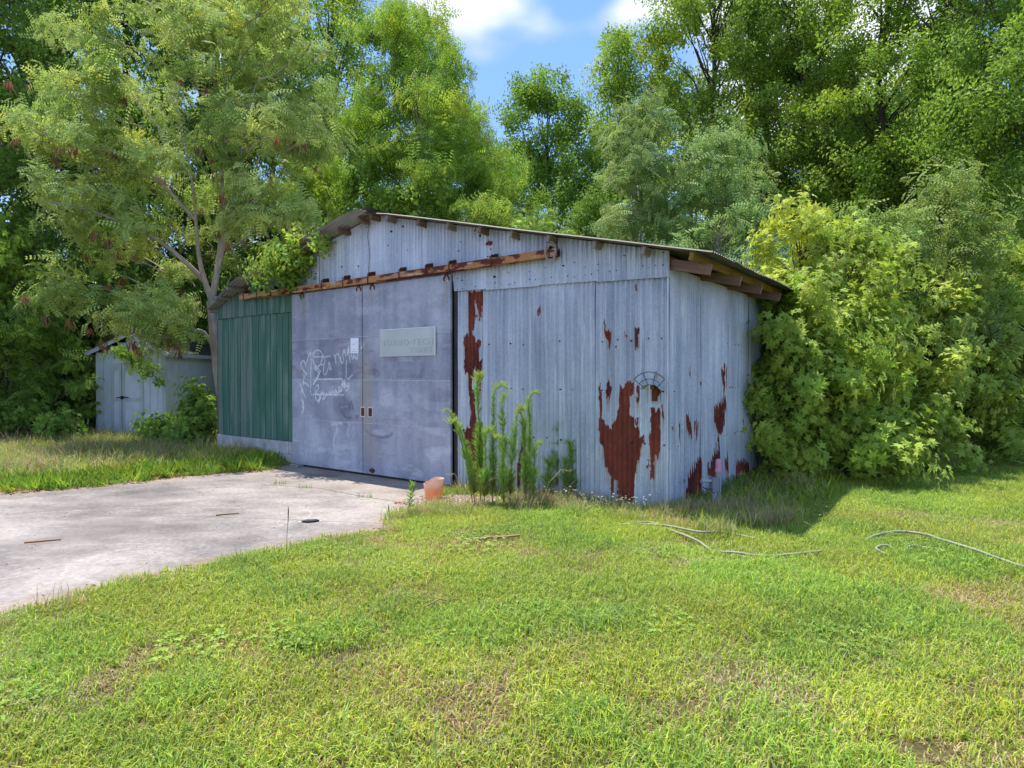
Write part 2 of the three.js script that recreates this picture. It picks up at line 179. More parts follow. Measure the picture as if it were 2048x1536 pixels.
// the concrete apron in front of the doors
{
  const r = rng(5), s = new THREE.Shape(), fine = [];
  for (let i = 0; i < PAD.length; i++) { // ragged outline
    const a = PAD[i], b = PAD[(i + 1) % PAD.length], n = Math.max(1, Math.round(Math.hypot(b[0] - a[0], b[1] - a[1]) / 0.16)), wall = i === 8 || i === 16 || i === 17 || i === 18;
    for (let k = 0; k < n; k++) { const t = k / n, j = wall || k === 0 ? 0 : (r() - 0.5) * 0.07; fine.push([lerp(a[0], b[0], t) + j, lerp(a[1], b[1], t) + j]); }
  }
  fine.forEach(([x, z], i) => (i ? s.lineTo(x, -z) : s.moveTo(x, -z)));
  const g = new THREE.ExtrudeGeometry(s, { depth: 0.12, bevelEnabled: false }); g.rotateX(-Math.PI / 2); g.translate(0, -0.155, 0);
  const p = g.attributes.position, uv = g.attributes.uv;
  for (let i = 0; i < p.count; i++) uv.setXY(i, (p.getX(i) + 8) / 8, (p.getZ(i) + 12) / 8);
  const S = 1408, cv = document.createElement('canvas'); cv.width = cv.height = S; const c = cv.getContext('2d');
  c.fillStyle = '#000'; c.fillRect(0, 0, S, S);
  const P = (x, z) => [((x + 8) / 8) * S, ((z + 12) / 8) * S];
  const line = (pts, w, col, al) => { c.strokeStyle = col; c.globalAlpha = al; c.lineWidth = w; c.lineCap = 'round'; c.lineJoin = 'round'; c.beginPath(); pts.forEach(([x, z], i) => { const [a, b] = P(x, z); i ? c.lineTo(a, b) : c.moveTo(a, b); }); c.stroke(); c.globalAlpha = 1; };
  const arc = (x, z, rx, rz, a0, a1, w, al) => { const L = []; for (let k = 0; k <= 40; k++) { const a = lerp(a0, a1, k / 40); L.push([x + rx * Math.cos(a), z + rz * Math.sin(a)]); } line(L, w, '#f00', al); };
  // red channel: pale scrape marks; green: dark stains; blue: cracks
  arc(-2.55, -5.55, 1.25, 0.8, 1.7, 3.9, 9, 0.5); arc(-2.9, -7.3, 0.5, 0.62, -1.2, 1.2, 5, 0.5); arc(-2.35, -7.3, 0.3, 0.5, 2, 4.6, 5, 0.35); arc(-4.2, -6.3, 2.2, 1.5, 3.6, 5.6, 8, 0.25);
  line([[-4.3, -6.0], [-3.55, -6.15]], 5, '#f00', 0.6); line([[-2.2, -5.8], [-1.4, -6.6]], 12, '#f00', 0.35);
  for (let i = 0; i < 60; i++) { const x = -7.5 + r() * 6.5, z = -11 + r() * 7; line([[x, z], [x + (r() - 0.5) * 0.5, z + (r() - 0.5) * 0.25]], 1 + r() * 5, '#f00', 0.08 + r() * 0.25); }
  for (let i = 0; i < 46; i++) { const [a, b] = P(-7.8 + r() * 6.8, -11.5 + r() * 7), q = c.createRadialGradient(a, b, 0, a, b, 14 + r() * 90); q.addColorStop(0, 'rgba(0,255,0,' + (0.1 + r() * 0.25) + ')'); q.addColorStop(1, 'rgba(0,255,0,0)'); c.fillStyle = q; c.fillRect(a - 110, b - 110, 220, 220); }
  const crack = (pts, w) => { const L = []; for (let i = 0; i + 1 < pts.length; i++) for (let k = 0; k < 14; k++) { const t = k / 14; L.push([lerp(pts[i][0], pts[i + 1][0], t) + (r() - 0.5) * 0.02, lerp(pts[i][1], pts[i + 1][1], t) + (r() - 0.5) * 0.02]); } line(L, w, '#00f', 0.9); };
  crack([[-3.6, -9.35], [-2.8, -9.1], [-2.0, -8.45], [-1.45, -8.1], [-1.1, -7.7]], 4); crack([[-3.4, -9.6], [-2.5, -10.0]], 3); crack([[-4.9, -7.3], [-3.4, -7.25], [-2.2, -7.05], [-1.3, -6.9]], 2);
  const im = c.getImageData(0, 0, S, S).data;
  const map = tex(S, S, (x, y) => {
    const wx = x + 26 * (fbm(x / 40, y / 40, 3, 2) - 0.5), wy = y + 26 * (fbm(x / 40, y / 40, 3, 12) - 0.5), k = ((Math.min(S - 1, Math.max(0, wy | 0))) * S + Math.min(S - 1, Math.max(0, wx | 0))) * 4;
    const X = (x / S) * 8 - 8, Z = (y / S) * 8 - 12, big = fbm(X * 0.55, Z * 0.9, 4, 31), mid = fbm(X * 3, Z * 5, 4, 32), fin = fbm(x / 5, y / 5, 2, 33), gr = hash(x, y, 4);
    let col = mix3([0.35, 0.33, 0.322], [0.575, 0.545, 0.525], clamp((big - 0.5) * 1.5 + 0.58 + (mid - 0.5) * 0.8));
    const e = -edgeDist(PAD, X, Z), [u, v] = toBarn(X, Z);
    const dirt = sstep(0.55, 0.05, e + 0.5 * (fbm(X * 4, Z * 4, 3, 44) - 0.5)) * (v > -0.5 ? 0.4 : 1); col = mix3(col, [0.52, 0.44, 0.37], dirt * 0.75);
    const tan = sstep(-2.2, -0.3, v) * sstep(0.35, 0.6, fbm(X * 1.3, Z * 1.3, 3, 55)); col = mix3(col, [0.585, 0.53, 0.48], tan * 0.7);
    col = mix3(col, [0.27, 0.255, 0.245], clamp(im[k + 1] / 255 * (0.4 + fin)) * 0.85);
    col = mix3(col, [0.63, 0.61, 0.595], (im[k] / 255) * (0.5 + 0.6 * fin)); col = mix3(col, [0.25, 0.22, 0.19], (im[((y * S + x) * 4) + 2] / 255) * (0.55 + 0.6 * fin));
    const g = (fin - 0.5) * 0.12 + (gr - 0.5) * 0.05; return [col[0] + g, col[1] + g, col[2] + g];
  }, true, false);
  mesh('concrete_apron', g, std({ map, roughness: 0.92, bumpMap: map, bumpScale: 0.004 })).userData = { kind: 'structure', label: 'stained grey concrete apron in front of the barn doors' };
}
// ---------------------------------------------------------------- the barn
const barn = thing('metal_barn', 'weathered corrugated metal barn with grey sliding doors and green plank end', 'barn', [CORNER.x, CORNER.y, CORNER.z], BARN_TURN);
// local axes: x = -u (u runs left along the front), z = towards the viewer, wall plane at z = 0
const roofY = (u) => { // underside of the roof sheets above the front wall
  if (u < 4.95) return 4.20 - 0.232 * (4.95 - u);
  const K = [[4.95, 4.20], [7.8, 3.56], [8.6, 3.36], [9.3, 3.19], [9.85, 2.99], [10.3, 2.80]];
  for (let i = 0; i + 1 < K.length; i++) if (u <= K[i + 1][0]) return lerp(K[i][1], K[i + 1][1], (u - K[i][0]) / (K[i + 1][0] - K[i][0]));
  return 2.80;
};
// zinc colours
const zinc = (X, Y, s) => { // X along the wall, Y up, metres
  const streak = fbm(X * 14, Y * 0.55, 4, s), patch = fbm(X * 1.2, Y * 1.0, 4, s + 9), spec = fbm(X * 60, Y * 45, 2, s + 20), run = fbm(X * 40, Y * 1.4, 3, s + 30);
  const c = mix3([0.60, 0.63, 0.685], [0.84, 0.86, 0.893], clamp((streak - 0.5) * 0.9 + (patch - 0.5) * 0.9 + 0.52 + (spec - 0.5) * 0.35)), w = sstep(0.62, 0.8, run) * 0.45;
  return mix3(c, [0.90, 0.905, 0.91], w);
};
function rustMap(w, h, X0, X1, Y0, Y1, polys, streaks, seed, nails, finger = 0.015) { // rust runs along the corrugations
  const cv = document.createElement('canvas'); cv.width = w; cv.height = h; const c = cv.getContext('2d'), kx = w / (X1 - X0), ky = h / (Y1 - Y0);
  const P = (p) => [(p[0] - X0) * kx, (p[1] - Y0) * ky];
  c.fillStyle = '#000'; c.fillRect(0, 0, w, h); c.fillStyle = '#f00';
  for (const L of polys) { c.beginPath(); L.forEach((p, i) => { const [a, b] = P(p); i ? c.lineTo(a, b) : c.moveTo(a, b); }); c.closePath(); c.fill(); }
  const c2 = document.createElement('canvas'); c2.width = w; c2.height = h; const e = c2.getContext('2d'); e.fillStyle = '#000'; e.fillRect(0, 0, w, h); e.fillStyle = '#fff';
  for (const [x, ya, yb] of streaks) { const [a, b0] = P([x, ya]), [, b1] = P([x, yb]); e.beginPath(); e.moveTo(a, b0); e.lineTo(a + 0.022 * kx, lerp(b0, b1, 0.15)); e.lineTo(a + 0.018 * kx, lerp(b0, b1, 0.65)); e.lineTo(a, b1); e.lineTo(a - 0.018 * kx, lerp(b0, b1, 0.6)); e.lineTo(a - 0.022 * kx, lerp(b0, b1, 0.2)); e.closePath(); e.fill(); }
  const sm = e.getImageData(0, 0, w, h).data, im = c.getImageData(0, 0, w, h).data, m = (x, y) => (x < 0 || y < 0 || x >= w || y >= h ? 0 : im[((y | 0) * w + (x | 0)) * 4] > 127 ? 1 : 0);
  const dots = document.createElement('canvas'); dots.width = w; dots.height = h; const d = dots.getContext('2d'); d.fillStyle = '#000'; d.fillRect(0, 0, w, h); d.fillStyle = '#fff';
  for (const [x, y, r] of nails) { const [a, b] = P([x, y]); d.beginPath(); d.arc(a, b, r * kx, 0, 7); d.fill(); }
  const dm = d.getImageData(0, 0, w, h).data, rough = new Float32Array(w * h);
  const map = tex(w, h, (x, y) => {
    const X = X0 + x / kx, Y = Y0 + y / ky, ex = (fbm(X * 45, Y * 14, 3, seed) - 0.5) * 0.045 * kx, ey = ((fbm(X * 45, Y * 10, 3, seed + 5) - 0.5) * 0.09 + finger * Math.cos((X / 0.0667) * 2 * Math.PI) * (0.4 + 1.2 * vn(X / 0.0667, Y * 2, seed + 6))) * ky;
    let k = m(x + ex, y + ey) || (sm[(y * w + x) * 4] > 110 && fbm(X * 90, Y * 9, 2, seed + 8) > 0.3 ? 1 : 0), bleed = 0;
    if (!k) for (let q = 1; q <= 6; q++) bleed += m(x + ex * 0.3, y + ey + q * 0.03 * ky) + m(x + ex + 0.006 * kx * (q % 2 ? 1 : -1), y + ey) * 0.5;
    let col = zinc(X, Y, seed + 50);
    const tone = clamp((fbm(X * 4, Y * 2.2, 4, seed + 70) - 0.5) * 1.9 + 0.5), fl = fbm(X * 50, Y * 30, 3, seed + 71);
    const rust = mix3(mix3([0.345, 0.145, 0.115], [0.52, 0.235, 0.165], clamp(tone * 1.2 - 0.1)), [0.58, 0.33, 0.20], clamp((fl - 0.5) * 2.2) * 0.6);
    const halo = clamp(bleed / 9) * sstep(0.35, 0.7, fbm(X * 60, Y * 4, 2, seed + 80));
    col = mix3(col, [0.70, 0.47, 0.30], halo * 0.95);
    if (k) col = rust;
    if (dm[(y * w + x) * 4] > 120) { col = [0.13, 0.12, 0.12]; k = 1; }
    rough[y * w + x] = k; return col;
  }, true, false);
  const rm = tex(w, h, (x, y) => { const k = rough[y * w + x], n = fbm(x / 30, y / 60, 3, seed + 3); return [0, k ? 0.95 : 0.46 + n * 0.22, k ? 0 : 0.42]; }, false, false);
  return std({ map, roughnessMap: rm, metalnessMap: rm, roughness: 1, metalness: 1 });
}
const rn = rng(77), nailsF = [], nailsG = [], nailsS = [];
for (const y of [0.78, 1.42, 2.03]) for (let u = 0.04; u < 2.8; u += 0.2) if (rn() < 0.55) nailsF.push([u + rn() * 0.04, y + (rn() - 0.5) * 0.03, 0.007 + rn() * 0.005]);
for (const y of [0.75, 1.42, 2.06]) for (let v = 0.05; v < 4; v += 0.13) if (rn() < 0.6) nailsS.push([v, y + (rn() - 0.5) * 0.02, 0.006 + rn() * 0.004]);
for (let u = 0.05; u < 3.2; u += 0.085) { if (rn() < 0.75) nailsG.push([u, 2.84 + rn() * 0.06, 0.007]); if (rn() < 0.4) nailsG.push([u, 3.0 + (rn() - 0.5) * 0.1, 0.007]); }
for (let i = 0; i < 60; i++) nailsG.push([rn() * 7, 2.95 + rn() * 1.0, 0.006 + rn() * rn() * 0.016]);
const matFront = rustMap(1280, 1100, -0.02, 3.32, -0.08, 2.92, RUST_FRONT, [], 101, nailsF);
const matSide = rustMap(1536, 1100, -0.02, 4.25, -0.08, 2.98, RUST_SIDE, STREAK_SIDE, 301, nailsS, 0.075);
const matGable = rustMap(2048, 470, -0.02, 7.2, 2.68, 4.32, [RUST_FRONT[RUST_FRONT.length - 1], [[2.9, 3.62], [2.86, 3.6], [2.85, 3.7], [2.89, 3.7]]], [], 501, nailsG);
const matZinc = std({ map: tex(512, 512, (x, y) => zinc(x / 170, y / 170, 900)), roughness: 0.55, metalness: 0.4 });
const PITCH = 0.0667, AMP = 0.0135;
// a corrugated sheet standing on an edge: along x0..x1 (wall run), bottom b(t) to top t(t), waves towards +z; uv over [X0,X1]x[Y0,Y1]
function corrugated(a0, a1, bottom, top, z, U, bow = 0, seed = 1, rows = 7, dir = -1) {
  const n = Math.max(6, Math.round(((a1 - a0) / PITCH) * 8)), pos = [], uv = [], idx = [];
  for (let j = 0; j <= rows; j++) for (let i = 0; i <= n; i++) {
    const a = lerp(a0, a1, i / n), y0 = bottom(a), y1 = top(a), y = lerp(y0, y1, j / rows);
    const dent = (fbm(a * 2.1 + seed * 3, y * 1.7, 3, seed) - 0.5) * 0.022 + bow * Math.sin((i / n) * Math.PI);
    pos.push(dir * a, y, z + AMP * Math.cos((a / PITCH) * 2 * Math.PI) + dent); uv.push((a - U[0]) / (U[1] - U[0]), (y - U[2]) / (U[3] - U[2]));
    if (i < n && j < rows) { const p = j * (n + 1) + i, q = p + n + 1; if (dir < 0) idx.push(p, q, p + 1, p + 1, q, q + 1); else idx.push(p, p + 1, q, p + 1, q + 1, q); }
  }
  const g = new THREE.BufferGeometry(); g.setAttribute('position', new THREE.Float32BufferAttribute(pos, 3)); g.setAttribute('uv', new THREE.Float32BufferAttribute(uv, 2)); g.setIndex(idx); g.computeVertexNormals(); return g;
}
const flat = (y) => () => y;
// front wall, lower sheets
[[-0.012, 0.952], [0.944, 1.892], [1.884, 2.782], [2.774, 3.24]].forEach(([a, b], i) => mesh('wall_sheet', corrugated(a, b, flat(-0.07 + 0.015 * (i % 2)), flat(2.86), 0.012 + (i % 2) * 0.006, [-0.02, 3.32, -0.08, 2.92], 0, 11 + i), matFront, barn));
// front wall, gable sheets
{ const cuts = [-0.014, 0.9, 1.79, 2.66, 3.52, 4.38, 5.53, 6.41, 7.02];
  for (let i = 0; i + 1 < cuts.length; i++) mesh('gable_sheet', corrugated(cuts[i] - 0.01, cuts[i + 1] + 0.01, (a) => (a < 3.26 ? 2.735 + 0.025 * a + (i % 2) * 0.012 : 2.98), (a) => roofY(a) - 0.012, 0.040 + (i % 2) * 0.007, [-0.02, 7.2, 2.68, 4.32], 0, 31 + i, 4), matGable, barn); }
// side wall (turned so that its run goes back)
[[-0.005, 1.06], [1.05, 2.07], [2.06, 3.14], [3.13, 4.2], [4.19, 5.3], [5.29, 6.6]].forEach(([a, b], i) => {
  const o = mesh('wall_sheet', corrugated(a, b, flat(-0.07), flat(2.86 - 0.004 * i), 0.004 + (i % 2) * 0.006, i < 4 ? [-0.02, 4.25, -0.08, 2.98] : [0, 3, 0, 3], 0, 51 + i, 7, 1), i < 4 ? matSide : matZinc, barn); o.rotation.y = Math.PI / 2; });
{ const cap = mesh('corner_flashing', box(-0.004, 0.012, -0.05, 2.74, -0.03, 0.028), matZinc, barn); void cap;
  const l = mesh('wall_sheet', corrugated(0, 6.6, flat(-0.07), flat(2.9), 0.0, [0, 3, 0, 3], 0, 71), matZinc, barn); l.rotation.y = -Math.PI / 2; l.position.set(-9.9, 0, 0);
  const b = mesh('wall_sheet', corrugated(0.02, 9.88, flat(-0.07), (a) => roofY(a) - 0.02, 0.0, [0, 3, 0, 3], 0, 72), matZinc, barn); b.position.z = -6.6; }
// ---- timber
const woodTex = (a, b, s) => tex(256, 1024, (x, y) => { const u = x / 256, v = y / 1024, n = tn(u, v, 64, s), g = tfbm(u, v * 0.06, 32, 4, s + 3), q = tfbm(u, v, 4, 4, s + 8); return mix3(a, b, clamp(g * 0.9 + (n - 0.5) * 0.25 + (q - 0.5) * 0.7)); });
const matTimber = std({ map: woodTex([0.34, 0.26, 0.20], [0.56, 0.47, 0.39], 3), roughness: 0.9 });
const matGreyWood = std({ map: woodTex([0.46, 0.43, 0.40], [0.74, 0.70, 0.65], 13), roughness: 0.95 });
const matRedWood = std({ map: woodTex([0.42, 0.325, 0.28], [0.60, 0.48, 0.41], 23), roughness: 0.9 });
const matOchre = std({ map: woodTex([0.42, 0.33, 0.12], [0.66, 0.55, 0.22], 33), roughness: 0.9 });
const matDark = std({ color: new THREE.Color(0.03, 0.028, 0.026), roughness: 0.95 });
function along(u0, y0, z0, z1, w, h, tilt = 0) { const g = new RoundedBoxGeometry(w, h, Math.abs(z1 - z0), 1, 0.006); metreUV(g); const uv = g.attributes.uv, p = g.attributes.position; for (let i = 0; i < p.count; i++) uv.setXY(i, (p.getX(i) + p.getY(i)) * 1.5, p.getZ(i) * 0.6 + u0); g.rotateZ(tilt); g.translate(-u0, y0, (z0 + z1) / 2); return g; }
// purlin ends under the front overhang
for (const [u, m, out] of [[-0.36, matOchre, 0.24], [0.22, matGreyWood, 0.22], [0.87, matGreyWood, 0.2], [1.52, matGreyWood, 0.23], [2.12, matGreyWood, 0.21], [2.63, matTimber, 0.24], [3.25, matGreyWood, 0.22], [3.83, matTimber, 0.22], [4.48, matGreyWood, 0.25], [4.86, matTimber, 0.24], [5.1, matTimber, 0.27], [5.6, matTimber, 0.28], [6.43, matRedWood, 0.34], [7.3, matTimber, 0.36], [8.2, matGreyWood, 0.46], [8.75, matGreyWood, 0.44], [9.3, matGreyWood, 0.36], [9.88, matGreyWood, 0.2]])
  mesh('purlin', along(u, roofY(u) - (u > 8 ? 0.045 : 0.062), -6.7, out, 0.052, u > 8 ? 0.055 : 0.092, u < 4.95 ? Math.atan(-0.232) : Math.atan(u < 7.8 ? 0.225 : 0.3)), m, barn);
// rafter tails over the side wall
for (const [v, l] of [[0.035, 0.5], [1.07, 0.52], [2.09, 0.5], [3.12, 0.5], [4.15, 0.5], [5.2, 0.5], [6.3, 0.5]]) {
  const g = box(-0.6, l, -0.056, 0.068, -0.022, 0.022, 0.004); const uv = g.attributes.uv, p = g.attributes.position; for (let i = 0; i < p.count; i++) uv.setXY(i, (p.getY(i) + p.getZ(i)) * 1.5, p.getX(i) * 0.6 + v);
  g.rotateZ(Math.atan(-0.232)); g.translate(0, roofY(0) - 0.165, -v); mesh('rafter_tail', g, matRedWood, barn);
}
// ---- roof sheets, waves run across v
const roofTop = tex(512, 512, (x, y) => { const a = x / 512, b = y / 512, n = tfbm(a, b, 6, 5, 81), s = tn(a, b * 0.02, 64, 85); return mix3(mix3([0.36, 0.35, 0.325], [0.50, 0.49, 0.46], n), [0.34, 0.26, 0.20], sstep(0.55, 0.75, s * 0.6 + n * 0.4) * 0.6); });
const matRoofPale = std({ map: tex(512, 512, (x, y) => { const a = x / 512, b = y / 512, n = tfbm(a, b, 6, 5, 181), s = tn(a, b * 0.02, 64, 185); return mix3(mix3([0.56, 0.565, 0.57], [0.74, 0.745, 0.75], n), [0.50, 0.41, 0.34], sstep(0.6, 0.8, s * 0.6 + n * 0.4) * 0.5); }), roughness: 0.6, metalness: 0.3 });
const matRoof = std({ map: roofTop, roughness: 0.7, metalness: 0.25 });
function roofSheet(v0, v1, us, lift, seed) {
  const n = Math.round(((v1 - (typeof v0 === 'number' ? v0 : -0.5)) / 0.076) * 8), pos = [], uv = [], idx = []; let s = 0;
  us.forEach((u, j) => { if (j) s += Math.hypot(u - us[j - 1], roofY(u) - roofY(us[j - 1]));
    for (let i = 0; i <= n; i++) { const v = lerp(typeof v0 === 'number' ? v0 : v0(u), v1, i / n), wob = (vn(u * 1.3 + seed, v * 2, seed) - 0.5) * 0.018; pos.push(-u, roofY(u) + 0.014 + lift + 0.0095 * Math.cos((v / 0.076) * 2 * Math.PI) + wob, -v); uv.push(v / 1.5, s / 1.5);
      if (i < n && j + 1 < us.length) { const p = j * (n + 1) + i; idx.push(p, p + 1, p + n + 1, p + 1, p + n + 2, p + n + 1); } } });
  const g = new THREE.BufferGeometry(); g.setAttribute('position', new THREE.Float32BufferAttribute(pos, 3)); g.setAttribute('uv', new THREE.Float32BufferAttribute(uv, 2)); g.setIndex(idx); g.computeVertexNormals(); return g;
}
for (let i = 0; i < 9; i++) {
  const v0 = -0.27 + i * 0.79, v1 = v0 + 0.82, R = [], L = [];
  for (let k = 0; k <= 10; k++) R.push(lerp(-0.6, 5.02, k / 10)); for (let k = 0; k <= 14; k++) L.push(lerp(4.9, 9.97, k / 14));
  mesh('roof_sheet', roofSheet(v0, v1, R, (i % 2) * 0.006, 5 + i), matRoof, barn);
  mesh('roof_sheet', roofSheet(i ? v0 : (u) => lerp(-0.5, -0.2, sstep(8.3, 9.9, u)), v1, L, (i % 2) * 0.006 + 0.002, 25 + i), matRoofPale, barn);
}
mesh('ridge_cap', (() => { const g = new THREE.BufferGeometry(), p = [], ix = []; [[-0.22, -0.035], [0, 0.035], [0.22, -0.035]].forEach(([x, y]) => p.push(-4.95 + x, 4.245 + y, 0.29, -4.95 + x, 4.245 + y, -6.9)); for (let k = 0; k < 2; k++) ix.push(k * 2, k * 2 + 2, k * 2 + 1, k * 2 + 1, k * 2 + 2, k * 2 + 3); g.setAttribute('position', new THREE.Float32BufferAttribute(p, 3)); g.setAttribute('uv', new THREE.Float32BufferAttribute(p.filter((_, i) => i % 3 !== 1), 2)); g.setIndex(ix); g.computeVertexNormals(); return g; })(), matRoof, barn);
// ---- green planks
const greenTex = (wear, s) => tex(256, 1024, (x, y) => {
  const u = x / 256, v = y / 1024, gr = tfbm(u, v * 0.05, 32, 4, s), q = tfbm(u, v, 5, 4, s + 7), f = tn(u, v, 128, s + 9), low = sstep(0.9, 0.0, v) * 0.12;
  const green = mix3([0.20, 0.36, 0.295], [0.325, 0.485, 0.41], clamp(q * 0.8 + gr * 0.3 + (f - 0.5) * 0.2)), grey = mix3([0.40, 0.42, 0.40], [0.60, 0.61, 0.58], gr);
  return mix3(green, grey, sstep(0.62 - wear, 0.82 - wear, gr * 0.65 + q * 0.4 + low * wear) * 0.62);
});
const greens = [0.04, 0.11, 0.17, 0.26].map((w, i) => std({ map: greenTex(w, 140 + i * 31), roughness: 0.85 }));
function plank(u0, u1, y0, topL, topR, z, th, off) { // sawn top follows the roof
  const s = new THREE.Shape([new THREE.Vector2(-u1, y0), new THREE.Vector2(-u0, y0), new THREE.Vector2(-u0, topR), new THREE.Vector2(-u1, topL)]);
  const g = new THREE.ExtrudeGeometry(s, { depth: th - 0.006, bevelEnabled: true, bevelThickness: 0.003, bevelSize: 0.003, bevelOffset: -0.003, bevelSegments: 1 }); g.translate(0, 0, z);
  const uv = g.attributes.uv, p = g.attributes.position; for (let i = 0; i < p.count; i++) uv.setXY(i, (p.getX(i) + u0) * 1.6 + off, p.getY(i) * 0.36 + off * 0.37); return g;
}
{ const e = [7.16, 7.38, 7.575, 7.77, 7.95, 8.145, 8.36, 8.58, 8.8, 9.01, 9.235, 9.45, 9.68, 9.86], wear = [0, 0, 1, 0, 1, 0, 1, 3, 3, 2, 2, 1, 2], r = rng(9);
  for (let i = 0; i + 1 < e.length; i++) mesh('plank', plank(e[i] + 0.007, e[i + 1] - 0.007, 0.385 - r() * 0.01, 2.82, 2.82, -0.01 + r() * 0.006, 0.026, i * 0.23), greens[wear[i]], barn);
  const f = [7.0, 7.2, 7.42, 7.6, 7.8, 7.99, 8.2, 8.39, 8.61, 8.82, 9.03, 9.24, 9.46, 9.69, 9.93];
  for (let i = 0; i + 1 < f.length; i++) mesh('plank', plank(f[i] + 0.007, f[i + 1] - 0.007, 2.765 + r() * 0.008, roofY(f[i + 1]) - 0.015, roofY(f[i]) - 0.015, 0.022 + r() * 0.006, 0.026, i * 0.31 + 5), greens[[1, 0, 0, 1, 0, 1, 1, 2, 1, 2, 2, 3, 2, 2][i]], barn);
  mesh('wall_backing', box(-9.86, -7.05, -0.05, 2.7, -0.05, -0.02), matTimber, barn);
  mesh('corner_post', box(-9.925, -9.868, -0.1, 2.76, -0.12, 0.0, 0.006), matTimber, barn);
  mesh('gap_shade_post', box(-3.285, -3.225, -0.05, 3.0, -0.06, 0.03, 0.004), std({ map: woodTex([0.20, 0.18, 0.165], [0.36, 0.33, 0.31], 43), roughness: 0.95 }), barn);  // post coloured dark to stand for the shaded gap beside the right door
  // concrete block footing
  const bt = tex(256, 256, (x, y) => { const n = tfbm(x / 256, y / 256, 8, 5, 7); return mix3([0.58, 0.57, 0.57], [0.80, 0.79, 0.79], n); }), bm = std({ map: bt, roughness: 0.95, bumpMap: bt, bumpScale: 0.004 });
  for (let row = 0; row < 2; row++) for (let k = 0; k < 8; k++) { const a = 7.16 + k * 0.405 - (row ? 0.2 : 0), b = a + 0.397; const u0 = Math.max(7.16, a), u1 = Math.min(9.87, b); if (u1 - u0 > 0.05) mesh('concrete_block', box(-u1, -u0, -0.1 + row * 0.24, 0.131 + row * 0.24, -0.14, 0.036 + r() * 0.004, 0.006), bm, barn); }
  mesh('mortar', box(-9.865, -7.165, -0.1, 0.368, -0.12, 0.026), std({ color: 0x9a9894, roughness: 1 }), barn);
}
